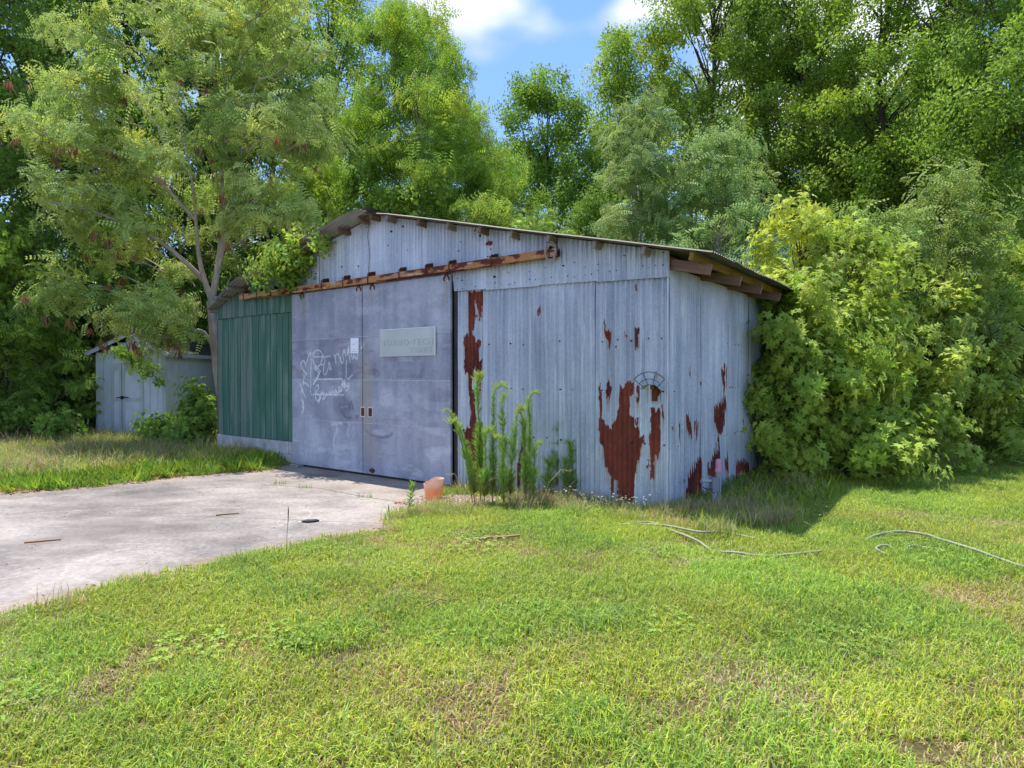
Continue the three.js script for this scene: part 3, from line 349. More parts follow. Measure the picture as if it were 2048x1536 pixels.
// ---- sliding doors
{
  const W = 2048, H = 1560, U0 = 3.2, U1 = 7.22, Y0 = -0.02, Y1 = 3.1, kx = W / (U1 - U0), ky = H / (Y1 - Y0), cv = document.createElement('canvas'); cv.width = W; cv.height = H; const c = cv.getContext('2d');
  c.fillStyle = '#000'; c.fillRect(0, 0, W, H); c.lineCap = c.lineJoin = 'round';
  const P = (p) => [W - (p[0] - U0) * kx, (p[1] - Y0) * ky];
  const curve = (L, w, col, al) => { c.strokeStyle = col; c.globalAlpha = al; c.lineWidth = w * kx; c.beginPath(); L.forEach((p, i) => { const [a, b] = P(p); if (!i) c.moveTo(a, b); else if (i < L.length - 1) { const [a2, b2] = P(L[i + 1]); c.quadraticCurveTo(a, b, (a + a2) / 2, (b + b2) / 2); } else c.lineTo(a, b); }); c.stroke(); c.globalAlpha = 1; };
  for (const L of SCRAWL.scr) { curve(L, 0.036, '#f00', 0.25); curve(L, 0.019, '#f00', 0.72); }
  for (const L of SCRAWL.pale) curve(L, 0.04, '#f00', 0.35);
  for (const L of SCRAWL.dark) { curve(L, 0.06, '#0f0', 0.22); curve(L, 0.03, '#0f0', 0.32); }
  for (const L of SCRAWL.drew) curve(L, 0.05, '#0f0', 0.16);
  const blot = (u, y, rx, ry, col, al) => { c.save(); const [a, b] = P([u, y]); c.translate(a, b); c.scale(rx * kx, ry * ky); const q = c.createRadialGradient(0, 0, 0, 0, 0, 1); q.addColorStop(0, col.replace('A', al)); q.addColorStop(0.6, col.replace('A', al * 0.6)); q.addColorStop(1, col.replace('A', 0)); c.fillStyle = q; c.fillRect(-1, -1, 2, 2); c.restore(); };
  // blue channel: brown grime; red: pale; green: dark
  blot(5.16, 1.75, 0.17, 0.55, 'rgba(0,0,255,A)', 0.5); blot(5.14, 1.2, 0.2, 0.6, 'rgba(0,0,255,A)', 0.75); blot(5.1, 0.6, 0.14, 0.6, 'rgba(0,0,255,A)', 0.4); blot(4.95, 0.35, 0.25, 0.35, 'rgba(0,0,255,A)', 0.3);
  blot(4.65, 1.25, 0.2, 0.2, 'rgba(255,0,0,A)', 0.4); blot(6.6, 0.35, 0.45, 0.35, 'rgba(255,0,0,A)', 0.3); blot(5.75, 1.1, 0.3, 0.22, 'rgba(0,255,0,A)', 0.5); blot(5.55, 1.3, 0.15, 0.15, 'rgba(255,0,0,A)', 0.3);
  c.globalAlpha = 0.2; c.fillStyle = '#0f0'; for (const [a, b, y0, y1] of [[6.35, 5.85, 1.56, 2.2], [5.75, 5.5, 1.55, 1.95], [4.4, 3.8, 1.56, 1.82]]) { const [x, y] = P([a, y0]), [x2, y2] = P([b, y1]); c.fillRect(x, y, x2 - x, y2 - y); } c.globalAlpha = 1;
  for (const u of [6.83, 6.8, 5.32, 5.27, 4.99, 4.95, 3.38, 3.34]) for (let k = 0; k < 3; k++) { const a = u + (rn() - 0.5) * 0.16, l = 0.12 + rn() * 0.4; curve([[a, 3.03], [a, 3.03 - l]], 0.012, '#00f', 0.45); }
  for (let i = 0; i < 70; i++) { const u = 3.3 + rn() * 3.8, y = rn() * 3; curve([[u, y], [u, y - 0.004]], 0.006 + rn() * 0.012, rn() < 0.6 ? '#0f0' : '#f00', 0.9); }
  const im = c.getImageData(0, 0, W, H).data;
  const map = tex(W, H, (x, y) => {
    const X = x / kx, Y = y / ky, wx = x + (fbm(x / 9, y / 9, 2, 3) - 0.5) * 7, wy = y + (fbm(x / 9, y / 9, 2, 8) - 0.5) * 7, k = (clamp(wy | 0, 0, H - 1) * W + clamp(wx | 0, 0, W - 1)) * 4;
    const big = fbm(X * 1.1, Y * 1.1, 4, 61), str = fbm(X * 9, Y * 0.8, 4, 62), fin = fbm(X * 55, Y * 40, 2, 63), cloud = fbm(X * 3, Y * 2.4, 4, 64);
    const Yr = Y + Y0, row = Yr > 2.237 ? 3 : Yr > 1.527 ? 2 : Yr > 0.822 ? 1 : 0, door = X < 2.01 ? 0 : 1, wear = [0.62, 0.42, 0.16, 0.36, 0.5, 0.34, 0.3, 0.5][row + door * 4], scuff = fbm(X * 2.2 + row * 7, Y * 6, 5, 66 + row);
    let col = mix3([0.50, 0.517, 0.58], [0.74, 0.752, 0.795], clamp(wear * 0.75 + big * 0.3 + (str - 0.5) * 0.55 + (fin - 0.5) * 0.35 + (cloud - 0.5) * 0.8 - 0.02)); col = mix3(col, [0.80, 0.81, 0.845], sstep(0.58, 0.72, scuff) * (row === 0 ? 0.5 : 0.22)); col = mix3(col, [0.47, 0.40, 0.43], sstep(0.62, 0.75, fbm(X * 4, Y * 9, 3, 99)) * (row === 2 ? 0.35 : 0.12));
    col = mix3(col, [0.60, 0.545, 0.475], (im[k + 2] / 255) * (0.35 + fin)); col = mix3(col, [0.27, 0.285, 0.35], clamp((im[k + 1] / 255) * (0.5 + fin * 0.8)) * 0.9); col = mix3(col, [0.88, 0.885, 0.9], clamp((im[k] / 255) * (0.5 + fin)));
    return col;
  }, true, false);
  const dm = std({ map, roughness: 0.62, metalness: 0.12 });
  const rustM = std({ map: tex(256, 256, (x, y) => { const n = tfbm(x / 256, y / 256, 8, 5, 17); return mix3([0.25, 0.11, 0.07], [0.50, 0.28, 0.17], n); }), roughness: 0.95 });
  const white = std({ color: 0xc9c6c0, roughness: 0.8 });
  for (const [a, b, label] of [[5.222, 7.15, 'grey sliding door with white spray scrawl'], [3.285, 5.208, 'grey sliding door carrying the metal sign']]) {
    const d = new THREE.Group(); d.name = 'sliding_door'; d.userData.label = label; barn.add(d);
    [[0.0, 0.825], [0.82, 1.53], [1.525, 2.24], [2.235, 3.07]].forEach(([y0, y1], k) => {
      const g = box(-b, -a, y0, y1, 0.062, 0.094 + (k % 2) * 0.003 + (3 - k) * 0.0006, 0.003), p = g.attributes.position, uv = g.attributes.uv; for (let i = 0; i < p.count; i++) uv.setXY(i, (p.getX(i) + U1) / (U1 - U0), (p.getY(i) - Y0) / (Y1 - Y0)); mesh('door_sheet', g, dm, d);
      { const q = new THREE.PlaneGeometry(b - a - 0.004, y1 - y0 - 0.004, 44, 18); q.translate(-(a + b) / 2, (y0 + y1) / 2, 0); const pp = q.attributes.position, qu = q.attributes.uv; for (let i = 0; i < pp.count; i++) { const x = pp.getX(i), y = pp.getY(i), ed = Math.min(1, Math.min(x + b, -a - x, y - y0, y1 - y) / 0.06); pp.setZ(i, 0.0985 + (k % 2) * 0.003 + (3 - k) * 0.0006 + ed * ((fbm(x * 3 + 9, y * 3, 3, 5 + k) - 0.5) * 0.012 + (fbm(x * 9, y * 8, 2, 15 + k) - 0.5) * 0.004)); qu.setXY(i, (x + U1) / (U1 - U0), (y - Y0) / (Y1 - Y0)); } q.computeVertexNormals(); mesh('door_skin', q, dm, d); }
      if (k) mesh('seam_lip', box(-b + 0.004, -a - 0.004, y0 - 0.004, y0 + 0.004, 0.094, 0.1065), matZinc, d);
    });
    const hu = a > 5 ? 5.207 : 5.025; // recessed pull with a white painted surround
    mesh('pull_plate', [box(-hu - 0.06, -hu + 0.06, 0.92, 0.935, 0.1, 0.109), box(-hu - 0.06, -hu + 0.06, 1.073, 1.09, 0.1, 0.109), box(-hu - 0.06, -hu - 0.044, 0.935, 1.073, 0.1, 0.109), box(-hu + 0.044, -hu + 0.06, 0.935, 1.073, 0.1, 0.109)], white, d);
    const pl = mesh('pull', [box(-hu - 0.044, -hu + 0.044, 0.935, 1.073, 0.1, 0.1065)], rustM, d); mesh('slot', box(-hu - 0.012, -hu + 0.01, 0.96, 1.05, 0.1066, 0.108), matDark, pl);
    for (const hk of a > 5 ? [6.83, 5.3] : [4.97, 3.36]) mesh('hanger_hook', [-1, 1].map((s) => wire([V(-hk + s * 0.045, 2.985, 0.105), V(-hk + s * 0.05, 3.02, 0.11), V(-hk + s * 0.02, 3.06, 0.115), V(-hk + s * 0.012, 3.12, 0.118)], 0.011, 5)), rustM, d);
    if (a < 5) mesh('latch', [box(-5.035, -4.93, 0.04, 0.085, 0.1, 0.125, 0.004), box(-5.0, -4.96, 0.02, 0.1, 0.1, 0.112, 0.003)], rustM, d);
    mesh('gap_shade_strip', box(-b + 0.01, -a - 0.01, -0.028, -0.003, 0.066, 0.09), matDark, d);  // near-black strip added to draw the shade in the gap under the door
  }
  // ---- rusty track
  const trackT = tex(1024, 128, (x, y) => { const a = x / 1024, b = y / 128, n = fbm(a * 60, b * 4, 4, 5), m = fbm(a * 22, b * 1.5, 3, 9), f = fbm(a * 240, b * 30, 2, 11); let c2 = mix3([0.66, 0.43, 0.25], [0.72, 0.55, 0.38], n); c2 = mix3(c2, [0.36, 0.15, 0.09], sstep(0.46, 0.58, m * 0.6 + n * 0.45)); c2 = mix3(c2, [0.75, 0.70, 0.64], sstep(0.62, 0.75, fbm(a * 30, b * 3, 3, 21)) * 0.7 + sstep(0.86, 0.97, 1 - a) * 0.3); return [c2[0] + (f - 0.5) * 0.12, c2[1] + (f - 0.5) * 0.1, c2[2] + (f - 0.5) * 0.08]; });
  const tm = std({ map: trackT, roughness: 0.85 });
  const s = new THREE.Shape(); [[-0.045, -0.062], [-0.045, 0.062], [0.045, 0.062], [0.045, -0.062], [0.018, -0.062], [0.018, -0.052], [0.036, -0.052], [0.036, 0.053], [-0.036, 0.053], [-0.036, -0.052], [-0.018, -0.052], [-0.018, -0.062]].forEach(([x, y], i) => (i ? s.lineTo(x, y) : s.moveTo(x, y)));
  const g = new THREE.ExtrudeGeometry(s, { depth: 7.36, bevelEnabled: false, steps: 30 }); g.rotateY(Math.PI / 2); g.scale(1, 0.82, 1); g.translate(-8.78, 3.155, 0.125);
  { const p = g.attributes.position, uv = g.attributes.uv; for (let i = 0; i < p.count; i++) { const t = (p.getX(i) + 8.78) / 7.36; p.setY(i, p.getY(i) + (t - 0.5) * 0.03 - 0.015 * Math.sin(t * Math.PI)); uv.setXY(i, t, (p.getY(i) - 3.08 + p.getZ(i)) * 5); } g.computeVertexNormals(); }
  const track = mesh('door_track', g, tm, barn);
  for (const u of [8.62, 8.16, 7.7, 7.1, 6.19, 5.62, 5.0, 4.28, 3.72, 3.25, 2.48, 1.53])
    mesh('track_bracket', [box(-u - 0.035, -u + 0.035, 3.2, 3.285, 0.045, 0.055, 0.002), box(-u - 0.035, -u + 0.035, 3.215, 3.225, 0.055, 0.15, 0.002), box(-u - 0.03, -u - 0.022, 3.2, 3.27, 0.055, 0.13, 0.002), box(-u + 0.022, -u + 0.03, 3.2, 3.27, 0.055, 0.13, 0.002), wire([V(-u, 3.08, 0.176), V(-u, 3.16, 0.178), V(-u, 3.24, 0.17)], 0.008, 5)], rustM, track);
  globalThis.rustM = rustM; globalThis.whiteM = white;
}
// ---- things fixed to the barn
{
  const sg = thing('metal_sign', 'blank looking brushed metal sign with raised lettering on the right door', 'sign', CORNER.toArray(), BARN_TURN);
  const at = (u, y, z) => V(-u, y, z), bt = tex(512, 256, (x, y) => { const n = tfbm(x / 512, y / 256, 4, 4, 5), f = tn(x / 512, y / 256, 128, 8); return mix3([0.66, 0.68, 0.67], [0.77, 0.78, 0.77], n * 0.8 + f * 0.25); });
  const m = std({ map: bt, roughness: 0.42, metalness: 0.35 });
  mesh('plate', box(-4.772, -3.576, 1.897, 2.322, 0.1065, 0.1145, 0.002), m, sg);
  mesh('raised_edge', [box(-4.776, -3.572, 2.316, 2.33, 0.108, 0.121, 0.002), box(-3.586, -3.57, 1.895, 2.3155, 0.108, 0.121, 0.002), box(-4.778, -4.768, 1.895, 2.3155, 0.108, 0.118, 0.002)], std({ color: 0xd9dadb, roughness: 0.4, metalness: 0.2 }), sg);
  const font = await new FontLoader().loadAsync('fonts/droid/droid_sans_bold.typeface.json');
  const word = (t, x0, x1, y, h) => { const g = new TextGeometry(t, { font, size: 1, depth: 0.012, curveSegments: 3, bevelEnabled: true, bevelThickness: 0.004, bevelSize: 0.02, bevelOffset: -0.02, bevelSegments: 1 }); g.computeBoundingBox(); const b = g.boundingBox; g.translate(-b.min.x, -b.min.y, 0); g.scale((x1 - x0) / (b.max.x - b.min.x), h / (b.max.y - b.min.y), 0.38); g.translate(x0, y, 0.1146); return g; };
  mesh('lettering', [word('TURBO-TECH', -4.735, -3.63, 2.07, 0.085), word('TIRES', -4.12, -3.65, 1.955, 0.075)], m, sg);
  const cv = document.createElement('canvas'); cv.width = 256; cv.height = 320; const c = cv.getContext('2d'); c.fillStyle = '#e9edf2'; c.fillRect(0, 0, 256, 320); c.fillStyle = '#8d8f98'; c.fillRect(84, 118, 34, 22); c.fillStyle = '#b9bcc4'; c.fillRect(150, 96, 40, 10); c.fillStyle = '#a0a2aa'; c.fillRect(100, 236, 50, 12); for (let i = 0; i < 6; i++) c.fillRect(40 + i * 30, 276, 20, 14);
  const ct = new THREE.CanvasTexture(cv); ct.colorSpace = THREE.SRGBColorSpace;
  const n = mesh('paper_notice', (() => { const g = new THREE.PlaneGeometry(0.205, 0.255, 6, 6), p = g.attributes.position; for (let i = 0; i < p.count; i++) p.setZ(i, 0.004 * Math.cos(p.getX(i) * 12) * Math.cos(p.getY(i) * 9)); g.computeVertexNormals(); return g; })(), std({ map: ct, roughness: 0.7 }));
  n.position.copy(bld(5.4, 2.094, -0.113)); n.rotation.y = BARN_TURN; tag(n, 'white paper notice stuck on the left sliding door', 'notice');
  // hose hanger at the corner
  const hh = thing('hose_hanger', 'green metal hose hanger with fan of wire at the barn corner', 'hose hanger', CORNER.toArray(), BARN_TURN);
  const gm = std({ color: 0x6f8a78, roughness: 0.6, metalness: 0.2 }), wm = std({ color: 0x55606a, roughness: 0.6, metalness: 0.5 });
  const sad = new THREE.CylinderGeometry(0.15, 0.15, 0.13, 16, 2, true, -0.95, 1.9); sad.rotateX(Math.PI / 2); sad.rotateZ(Math.PI); sad.translate(-0.145, 1.352, 0.115); mesh('saddle', sad, std({ color: 0x9db5a3, roughness: 0.6, metalness: 0.2, side: THREE.DoubleSide }), hh);
  const ar = (r, a0, a1, z, cy = 1.39) => { const L = []; for (let k = 0; k <= 14; k++) { const a = lerp(a0, a1, k / 14); L.push(V(-0.145 + r * Math.sin(a), cy + r * Math.cos(a), z)); } return L; };
  mesh('wire_fan', [wire(ar(0.25, -0.85, 0.85, 0.2), 0.006), wire(ar(0.17, -0.8, 0.8, 0.195), 0.005), ...[-0.85, -0.3, 0.3, 0.85].map((a) => wire([V(-0.145 + 0.12 * Math.sin(a), 1.39 + 0.12 * Math.cos(a), 0.17), V(-0.145 + 0.25 * Math.sin(a), 1.39 + 0.25 * Math.cos(a), 0.2)], 0.005, 5))], wm, hh);
  mesh('bracket', [box(-0.175, -0.115, 1.3, 1.47, 0.024, 0.06, 0.004), box(-0.17, -0.12, 1.44, 1.49, 0.024, 0.12, 0.004)], rustM, hh);
  mesh('clip', box(-0.075, -0.05, 1.56, 1.65, 0.19, 0.205, 0.004), std({ color: 0x9a7f74, roughness: 0.8 }), hh);
  void at; void gm;
  // coil of wire on the track end
  const L = []; for (let k = 0; k <= 66; k++) { const a = k * 0.32, r = 0.1 + 0.02 * Math.sin(k * 0.7); L.push(bld(1.5 + 0.7 * r * Math.cos(a), 3.17 + 1.15 * r * Math.sin(a), -0.19 - 0.012 * Math.sin(k * 1.3))); }
  tag(mesh('wire_coil', wire(L, 0.0055, 5, false, 260), std({ color: 0xa89a8a, roughness: 0.8 })), 'loose coil of pale wire hung on the end of the rusty track', 'wire coil');
  const cm = std({ color: 0x6b6258, roughness: 0.9 });
  tag(mesh('hanging_wire', [wire([V(5.0, 4.13, 0.2), V(5.06, 4.0, 0.1), V(5.11, 3.89, 0.075), V(5.08, 3.6, 0.07), V(5.09, 3.4, 0.07), V(5.085, 3.2, 0.09)].map((p) => bld(p.x, p.y, -p.z)), 0.005, 5), wire([V(5.0, 4.12, 0.2), V(5.09, 4.06, 0.16), V(5.02, 3.98, 0.14), V(4.95, 4.06, 0.16), V(5.0, 4.13, 0.2)].map((p) => bld(p.x, p.y, -p.z)), 0.006, 5)], cm), 'thin dark wire dangling from the gable peak', 'wire');
}
// ---------------------------------------------------------------- leaves and grass
const leafMat = (o = {}) => new THREE.MeshPhysicalMaterial({ color: 0xffffff, vertexColors: true, roughness: 0.88, transmission: 0.5, thickness: 0, clearcoat: 0.07, clearcoatRoughness: 0.4, specularIntensity: 0.45, side: THREE.DoubleSide, ...o });
const LEAF = leafMat(), NEEDLE = leafMat({ clearcoat: 0, transmission: 0.55 }), GRASS = leafMat({ clearcoat: 0.1, clearcoatRoughness: 0.45, transmission: 0.42 });
class Faces { // loose triangles with flat normals and a colour each
  constructor() { this.p = []; this.c = []; }
  tri(a, b, c, k) { this.p.push(a.x, a.y, a.z, b.x, b.y, b.z, c.x, c.y, c.z); for (let i = 0; i < 3; i++) this.c.push(...k); }
  leaf(base, dir, nrm, len, wid, k, fold = 0.25) { // pointed oval, folded on its midrib, four faces
    const s = dir.clone().cross(nrm).normalize(), up = s.clone().cross(dir).normalize(), m = base.clone().addScaledVector(dir, len * 0.42), t = base.clone().addScaledVector(dir, len).addScaledVector(up, -len * 0.15);
    const l = m.clone().addScaledVector(s, wid / 2).addScaledVector(up, wid * fold), r = m.clone().addScaledVector(s, -wid / 2).addScaledVector(up, wid * fold);
    this.tri(base, l, t, k); this.tri(base, t, r, k);
  }
  star(base, dir, nrm, size, k) { // five pointed lobes
    const s = dir.clone().cross(nrm).normalize(), up = s.clone().cross(dir).normalize(), c = base.clone().addScaledVector(dir, size * 0.32), P = (a, r, d) => c.clone().addScaledVector(dir, Math.cos(a) * r).addScaledVector(s, Math.sin(a) * r).addScaledVector(up, d);
    const ang = [-2.15, -1.12, 0, 1.12, 2.15], len = [0.44, 0.6, 0.68, 0.6, 0.44]; let prev = base;
    for (let i = 0; i < 5; i++) {
      const tip = P(ang[i], size * len[i], -size * 0.1), next = i < 4 ? P((ang[i] + ang[i + 1]) / 2, size * 0.26, 0.01 * size) : base;
      this.tri(c, prev, tip, k); this.tri(c, tip, next, k); prev = next;
    }
  }
  blade(x, z, h, w, bend, a, k, y = 0) { // a bent grass blade of three faces
    const dx = Math.cos(a), dz = Math.sin(a), sx = -dz * w / 2, sz = dx * w / 2, m = 0.55, bx = x + dx * bend * 0.35, bz = z + dz * bend * 0.35, tx = x + dx * bend, tz = z + dz * bend, ty = y + Math.sqrt(Math.max(0.05 * h * h, h * h - bend * bend * 0.75));
    const A = V(x - sx, y, z - sz), B = V(x + sx, y, z + sz), C = V(bx - sx * 0.8, y + h * m, bz - sz * 0.8), D = V(bx + sx * 0.8, y + h * m, bz + sz * 0.8), T = V(tx, ty, tz);
    this.tri(A, B, C, k); this.tri(B, D, C, k); this.tri(C, D, T, k);
  }
  geo() { const g = new THREE.BufferGeometry(); g.setAttribute('position', new THREE.Float32BufferAttribute(this.p, 3)); g.setAttribute('color', new THREE.Float32BufferAttribute(this.c, 3)); g.computeVertexNormals(); return g; }
}
const rdir = (r) => { const y = r() * 2 - 1, a = r() * 6.283, q = Math.sqrt(1 - y * y); return V(q * Math.cos(a), y, q * Math.sin(a)); };
const vary = (k, r, d = 0.25) => { const b = 1 + (r() - 0.5) * 2 * d, h = (r() - 0.5) * d; return [k[0] * b * (1 + h), k[1] * b, k[2] * b * (1 - h * 0.5)]; };
// sprigs: axis +y, about half a metre long
function sprigBroad(seed, n, len, wid, k, spread = 0.22) {
  const r = rng(seed), f = new Faces();
  for (let i = 0; i < n; i++) { const t = (i + 0.5) / n, a = i * 2.4 + r(), b = V((r() - 0.5) * 0.1 + Math.cos(a) * spread * r(), t * 0.46 - 0.06, (r() - 0.5) * 0.1 + Math.sin(a) * spread * r()); const d = V(Math.cos(a), 0.15 + r() * 0.5 - 0.35 * r(), Math.sin(a)).normalize(), nn = V(0, 1, 0).addScaledVector(rdir(r), 0.75).normalize(); f.leaf(b, d, nn, len * (0.75 + r() * 0.5), wid * (0.75 + r() * 0.5), vary(k, r)); }
  return f.geo();
}
function sprigStar(seed, n, size, k) {
  const r = rng(seed), f = new Faces();
  for (let i = 0; i < n; i++) { const t = (i + 0.5) / n, a = i * 2.4 + r() * 0.8, b = V(Math.cos(a) * 0.07 * (0.4 + r()), t * 0.4 - 0.05, Math.sin(a) * 0.07 * (0.4 + r())); const d = V(Math.cos(a), 0.1 + (r() - 0.6) * 0.7, Math.sin(a)).normalize(), nn = V(0, 1, 0).addScaledVector(rdir(r), 0.55).normalize(); f.star(b, d, nn, size * (0.7 + r() * 0.55), vary(k, r, 0.2)); }
  return f.geo();
}
function sprigFeather(seed, fronds, pairs, ll, lw, k, L = 0.26) { // pinnate leaves
  const r = rng(seed), f = new Faces();
  for (let q = 0; q < fronds; q++) {
    const a = q * 2.4 + r(), base = V(0, (q / fronds) * 0.34, 0), d = V(Math.cos(a), 0.25 + (r() - 0.5) * 0.7, Math.sin(a)).normalize(), nn = V(0, 1, 0).addScaledVector(rdir(r), 0.4).normalize(), s = d.clone().cross(nn).normalize(), kk = vary(k, r, 0.22), l = L * (0.75 + r() * 0.5);
    for (let i = 0; i < pairs; i++) { const t = 0.2 + 0.8 * (i / (pairs - 1)), p = base.clone().addScaledVector(d, l * t); p.y -= l * t * t * 0.25; for (const sg of [-1, 1]) f.leaf(p, s.clone().multiplyScalar(sg).addScaledVector(d, 0.35).addScaledVector(nn, -0.1).normalize(), nn, ll * (1 - 0.35 * t * t) * (0.85 + r() * 0.3), lw, vary(kk, r, 0.08), 0.1); }
  }
  return f.geo();
}
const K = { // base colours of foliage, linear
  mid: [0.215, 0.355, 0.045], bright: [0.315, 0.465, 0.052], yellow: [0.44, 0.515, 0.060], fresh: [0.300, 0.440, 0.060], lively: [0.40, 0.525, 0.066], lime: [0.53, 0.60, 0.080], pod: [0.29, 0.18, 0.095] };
const one = [1, 1, 1];
const SP = {
  broad: [0, 1, 2].map((i) => sprigBroad(11 + i, 15, 0.135, 0.085, one)),
  small: [0, 1, 2].map((i) => sprigBroad(21 + i, 22, 0.095, 0.062, one, 0.26)),
  lance: [0, 1, 2].map((i) => sprigFeather(31 + i, 5, 5, 0.135, 0.036, one, 0.34)),
  star: [0, 1, 2].map((i) => sprigStar(41 + i, 8, 0.15, one)),
  feather: [0, 1, 2].map((i) => sprigFeather(51 + i, 4, 6, 0.085, 0.038, one, 0.33)),
};
// bark
const barkT = (a, b, s) => tex(256, 512, (x, y) => { const u = x / 256, v = y / 512, g = tfbm(u, v * 0.25, 16, 4, s), q = tfbm(u, v, 8, 4, s + 5); return mix3(a, b, clamp(g * 0.8 + q * 0.4 - 0.1)); });
const barkA = barkT([0.50, 0.455, 0.41], [0.80, 0.745, 0.68], 1), barkB = barkT([0.20, 0.18, 0.16], [0.42, 0.38, 0.34], 9);
const barkLight = std({ map: barkA, bumpMap: barkA, bumpScale: 0.02, roughness: 0.95 }), barkDark = std({ map: barkB, bumpMap: barkB, bumpScale: 0.02, roughness: 0.95 });
// spread sprigs through clumps; each clump [centre, rx, ry, n]
function foliage(parent, name, kind, clumps, tints, scale, r, droop = 0.15) { // each clump is a spray of twigs, the sprigs sit along them
  const list = [], shape = SP[kind][Math.floor(r() * SP[kind].length)];
  for (const [c, rx, ry, n, tone = 0] of clumps) {
    const m = Math.max(3, Math.round(n / 7)), up = ry / rx;
    for (let q = 0; q < m; q++) {
      const d = rdir(r); if (d.y < -0.2 && r() < 0.6) d.y *= -1; const len = rx * (0.65 + r() * 0.75), k = Math.max(2, Math.round((n / m) * (0.6 + r() * 0.8))), tt = r();
      for (let i = 0; i < k; i++) {
        const t = 0.2 + 0.8 * ((i + r()) / k), p = V(c.x + d.x * len * t, c.y + d.y * len * t * up - droop * 0.35 * len * t * t, c.z + d.z * len * t).addScaledVector(rdir(r), 0.1 * rx * r()); if (p.y < 0.06) p.y = 0.06 + r() * 0.25;
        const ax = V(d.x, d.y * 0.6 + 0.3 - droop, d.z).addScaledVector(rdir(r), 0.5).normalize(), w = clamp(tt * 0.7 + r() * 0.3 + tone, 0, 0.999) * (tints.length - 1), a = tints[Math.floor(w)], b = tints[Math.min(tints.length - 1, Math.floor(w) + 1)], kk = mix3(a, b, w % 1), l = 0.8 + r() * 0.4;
        list.push({ p, q: aim(ax, r() * 6.283), s: scale * (0.75 + r() * 0.5), c: [kk[0] * l, kk[1] * l, kk[2] * l] });
      }
    }
  }
  inst(name, shape, LEAF, list, parent);
}
const wob = (a, b, n, r, amp) => { const L = []; for (let i = 0; i <= n; i++) { const t = i / n; L.push(a.clone().lerp(b, t).add(V((r() - 0.5) * amp, (r() - 0.5) * amp * 0.5, (r() - 0.5) * amp).multiplyScalar(Math.sin(t * Math.PI)))); } return L; };
// a tree from its trunk and a crown profile: list of [height share, radius in metres]
function tree(o) {
  const r = rng(o.seed), t = thing(o.name, o.label, o.category ?? 'tree', [o.x, -0.03, o.z], 0, o.group), H = o.h, parts = [], clumps = [];
  const lean = o.lean ?? [(r() - 0.5) * 0.05 * H, (r() - 0.5) * 0.05 * H], top = V(lean[0], H * 0.97, lean[1]), trunk = wob(V(0, 0, 0), top, 12, r, H * 0.035), R0 = o.trunk ?? H * 0.013;
  parts.push(limb(trunk, trunk.map((_, i) => R0 * (i ? Math.max(0.1, Math.pow(1 - i / 12.5, 0.8)) : 1.25)), 8, false));
  const rad = (s) => { const P = o.profile; for (let i = 0; i + 1 < P.length; i++) if (s <= P[i + 1][0]) return lerp(P[i][1], P[i + 1][1], (s - P[i][0]) / (P[i + 1][0] - P[i][0])); return P[P.length - 1][1]; };
  const s0 = o.profile[0][0], nc = o.clumps ?? 46;
  for (let i = 0; i < nc; i++) {
    const s = lerp(s0, 1, (i + r()) / nc), a = i * 2.399 + r() * 1.2, rr = rad(s) * (0.25 + 0.75 * Math.sqrt(r())) * (0.75 + r() * 0.45), k = clamp((s - 0.1 - 0.08 * r()) * 12, 0.6, 11.5), tk = trunk[Math.floor(k)].clone().lerp(trunk[Math.ceil(k)], k % 1);
    const axisX = lerp(0, top.x, s), axisZ = lerp(0, top.z, s), c = V(axisX + Math.cos(a) * rr, H * s + (r() - 0.5) * 0.5, axisZ + Math.sin(a) * rr), size = (o.size ?? 1) * (0.75 + r() * 0.6) * lerp(1, 0.75, s);
    parts.push(limb(wob(tk, c, 4, r, rr * 0.18), [0.05, 0.038, 0.027, 0.017, 0.008].map((q) => q * (0.35 + R0 * 2.4)), 5, false));
    clumps.push([c, size, size * 0.72, Math.round((o.per ?? 46) * size * size), (r() - 0.5) * 0.4]);
  }
  mesh('trunk', join(parts), o.bark ?? barkDark, t);
  foliage(t, 'crown', o.kind, clumps, o.tints, o.scale ?? 1, r, o.droop);
  return t;
}
const D = (...k) => k.map((n) => K[n]);
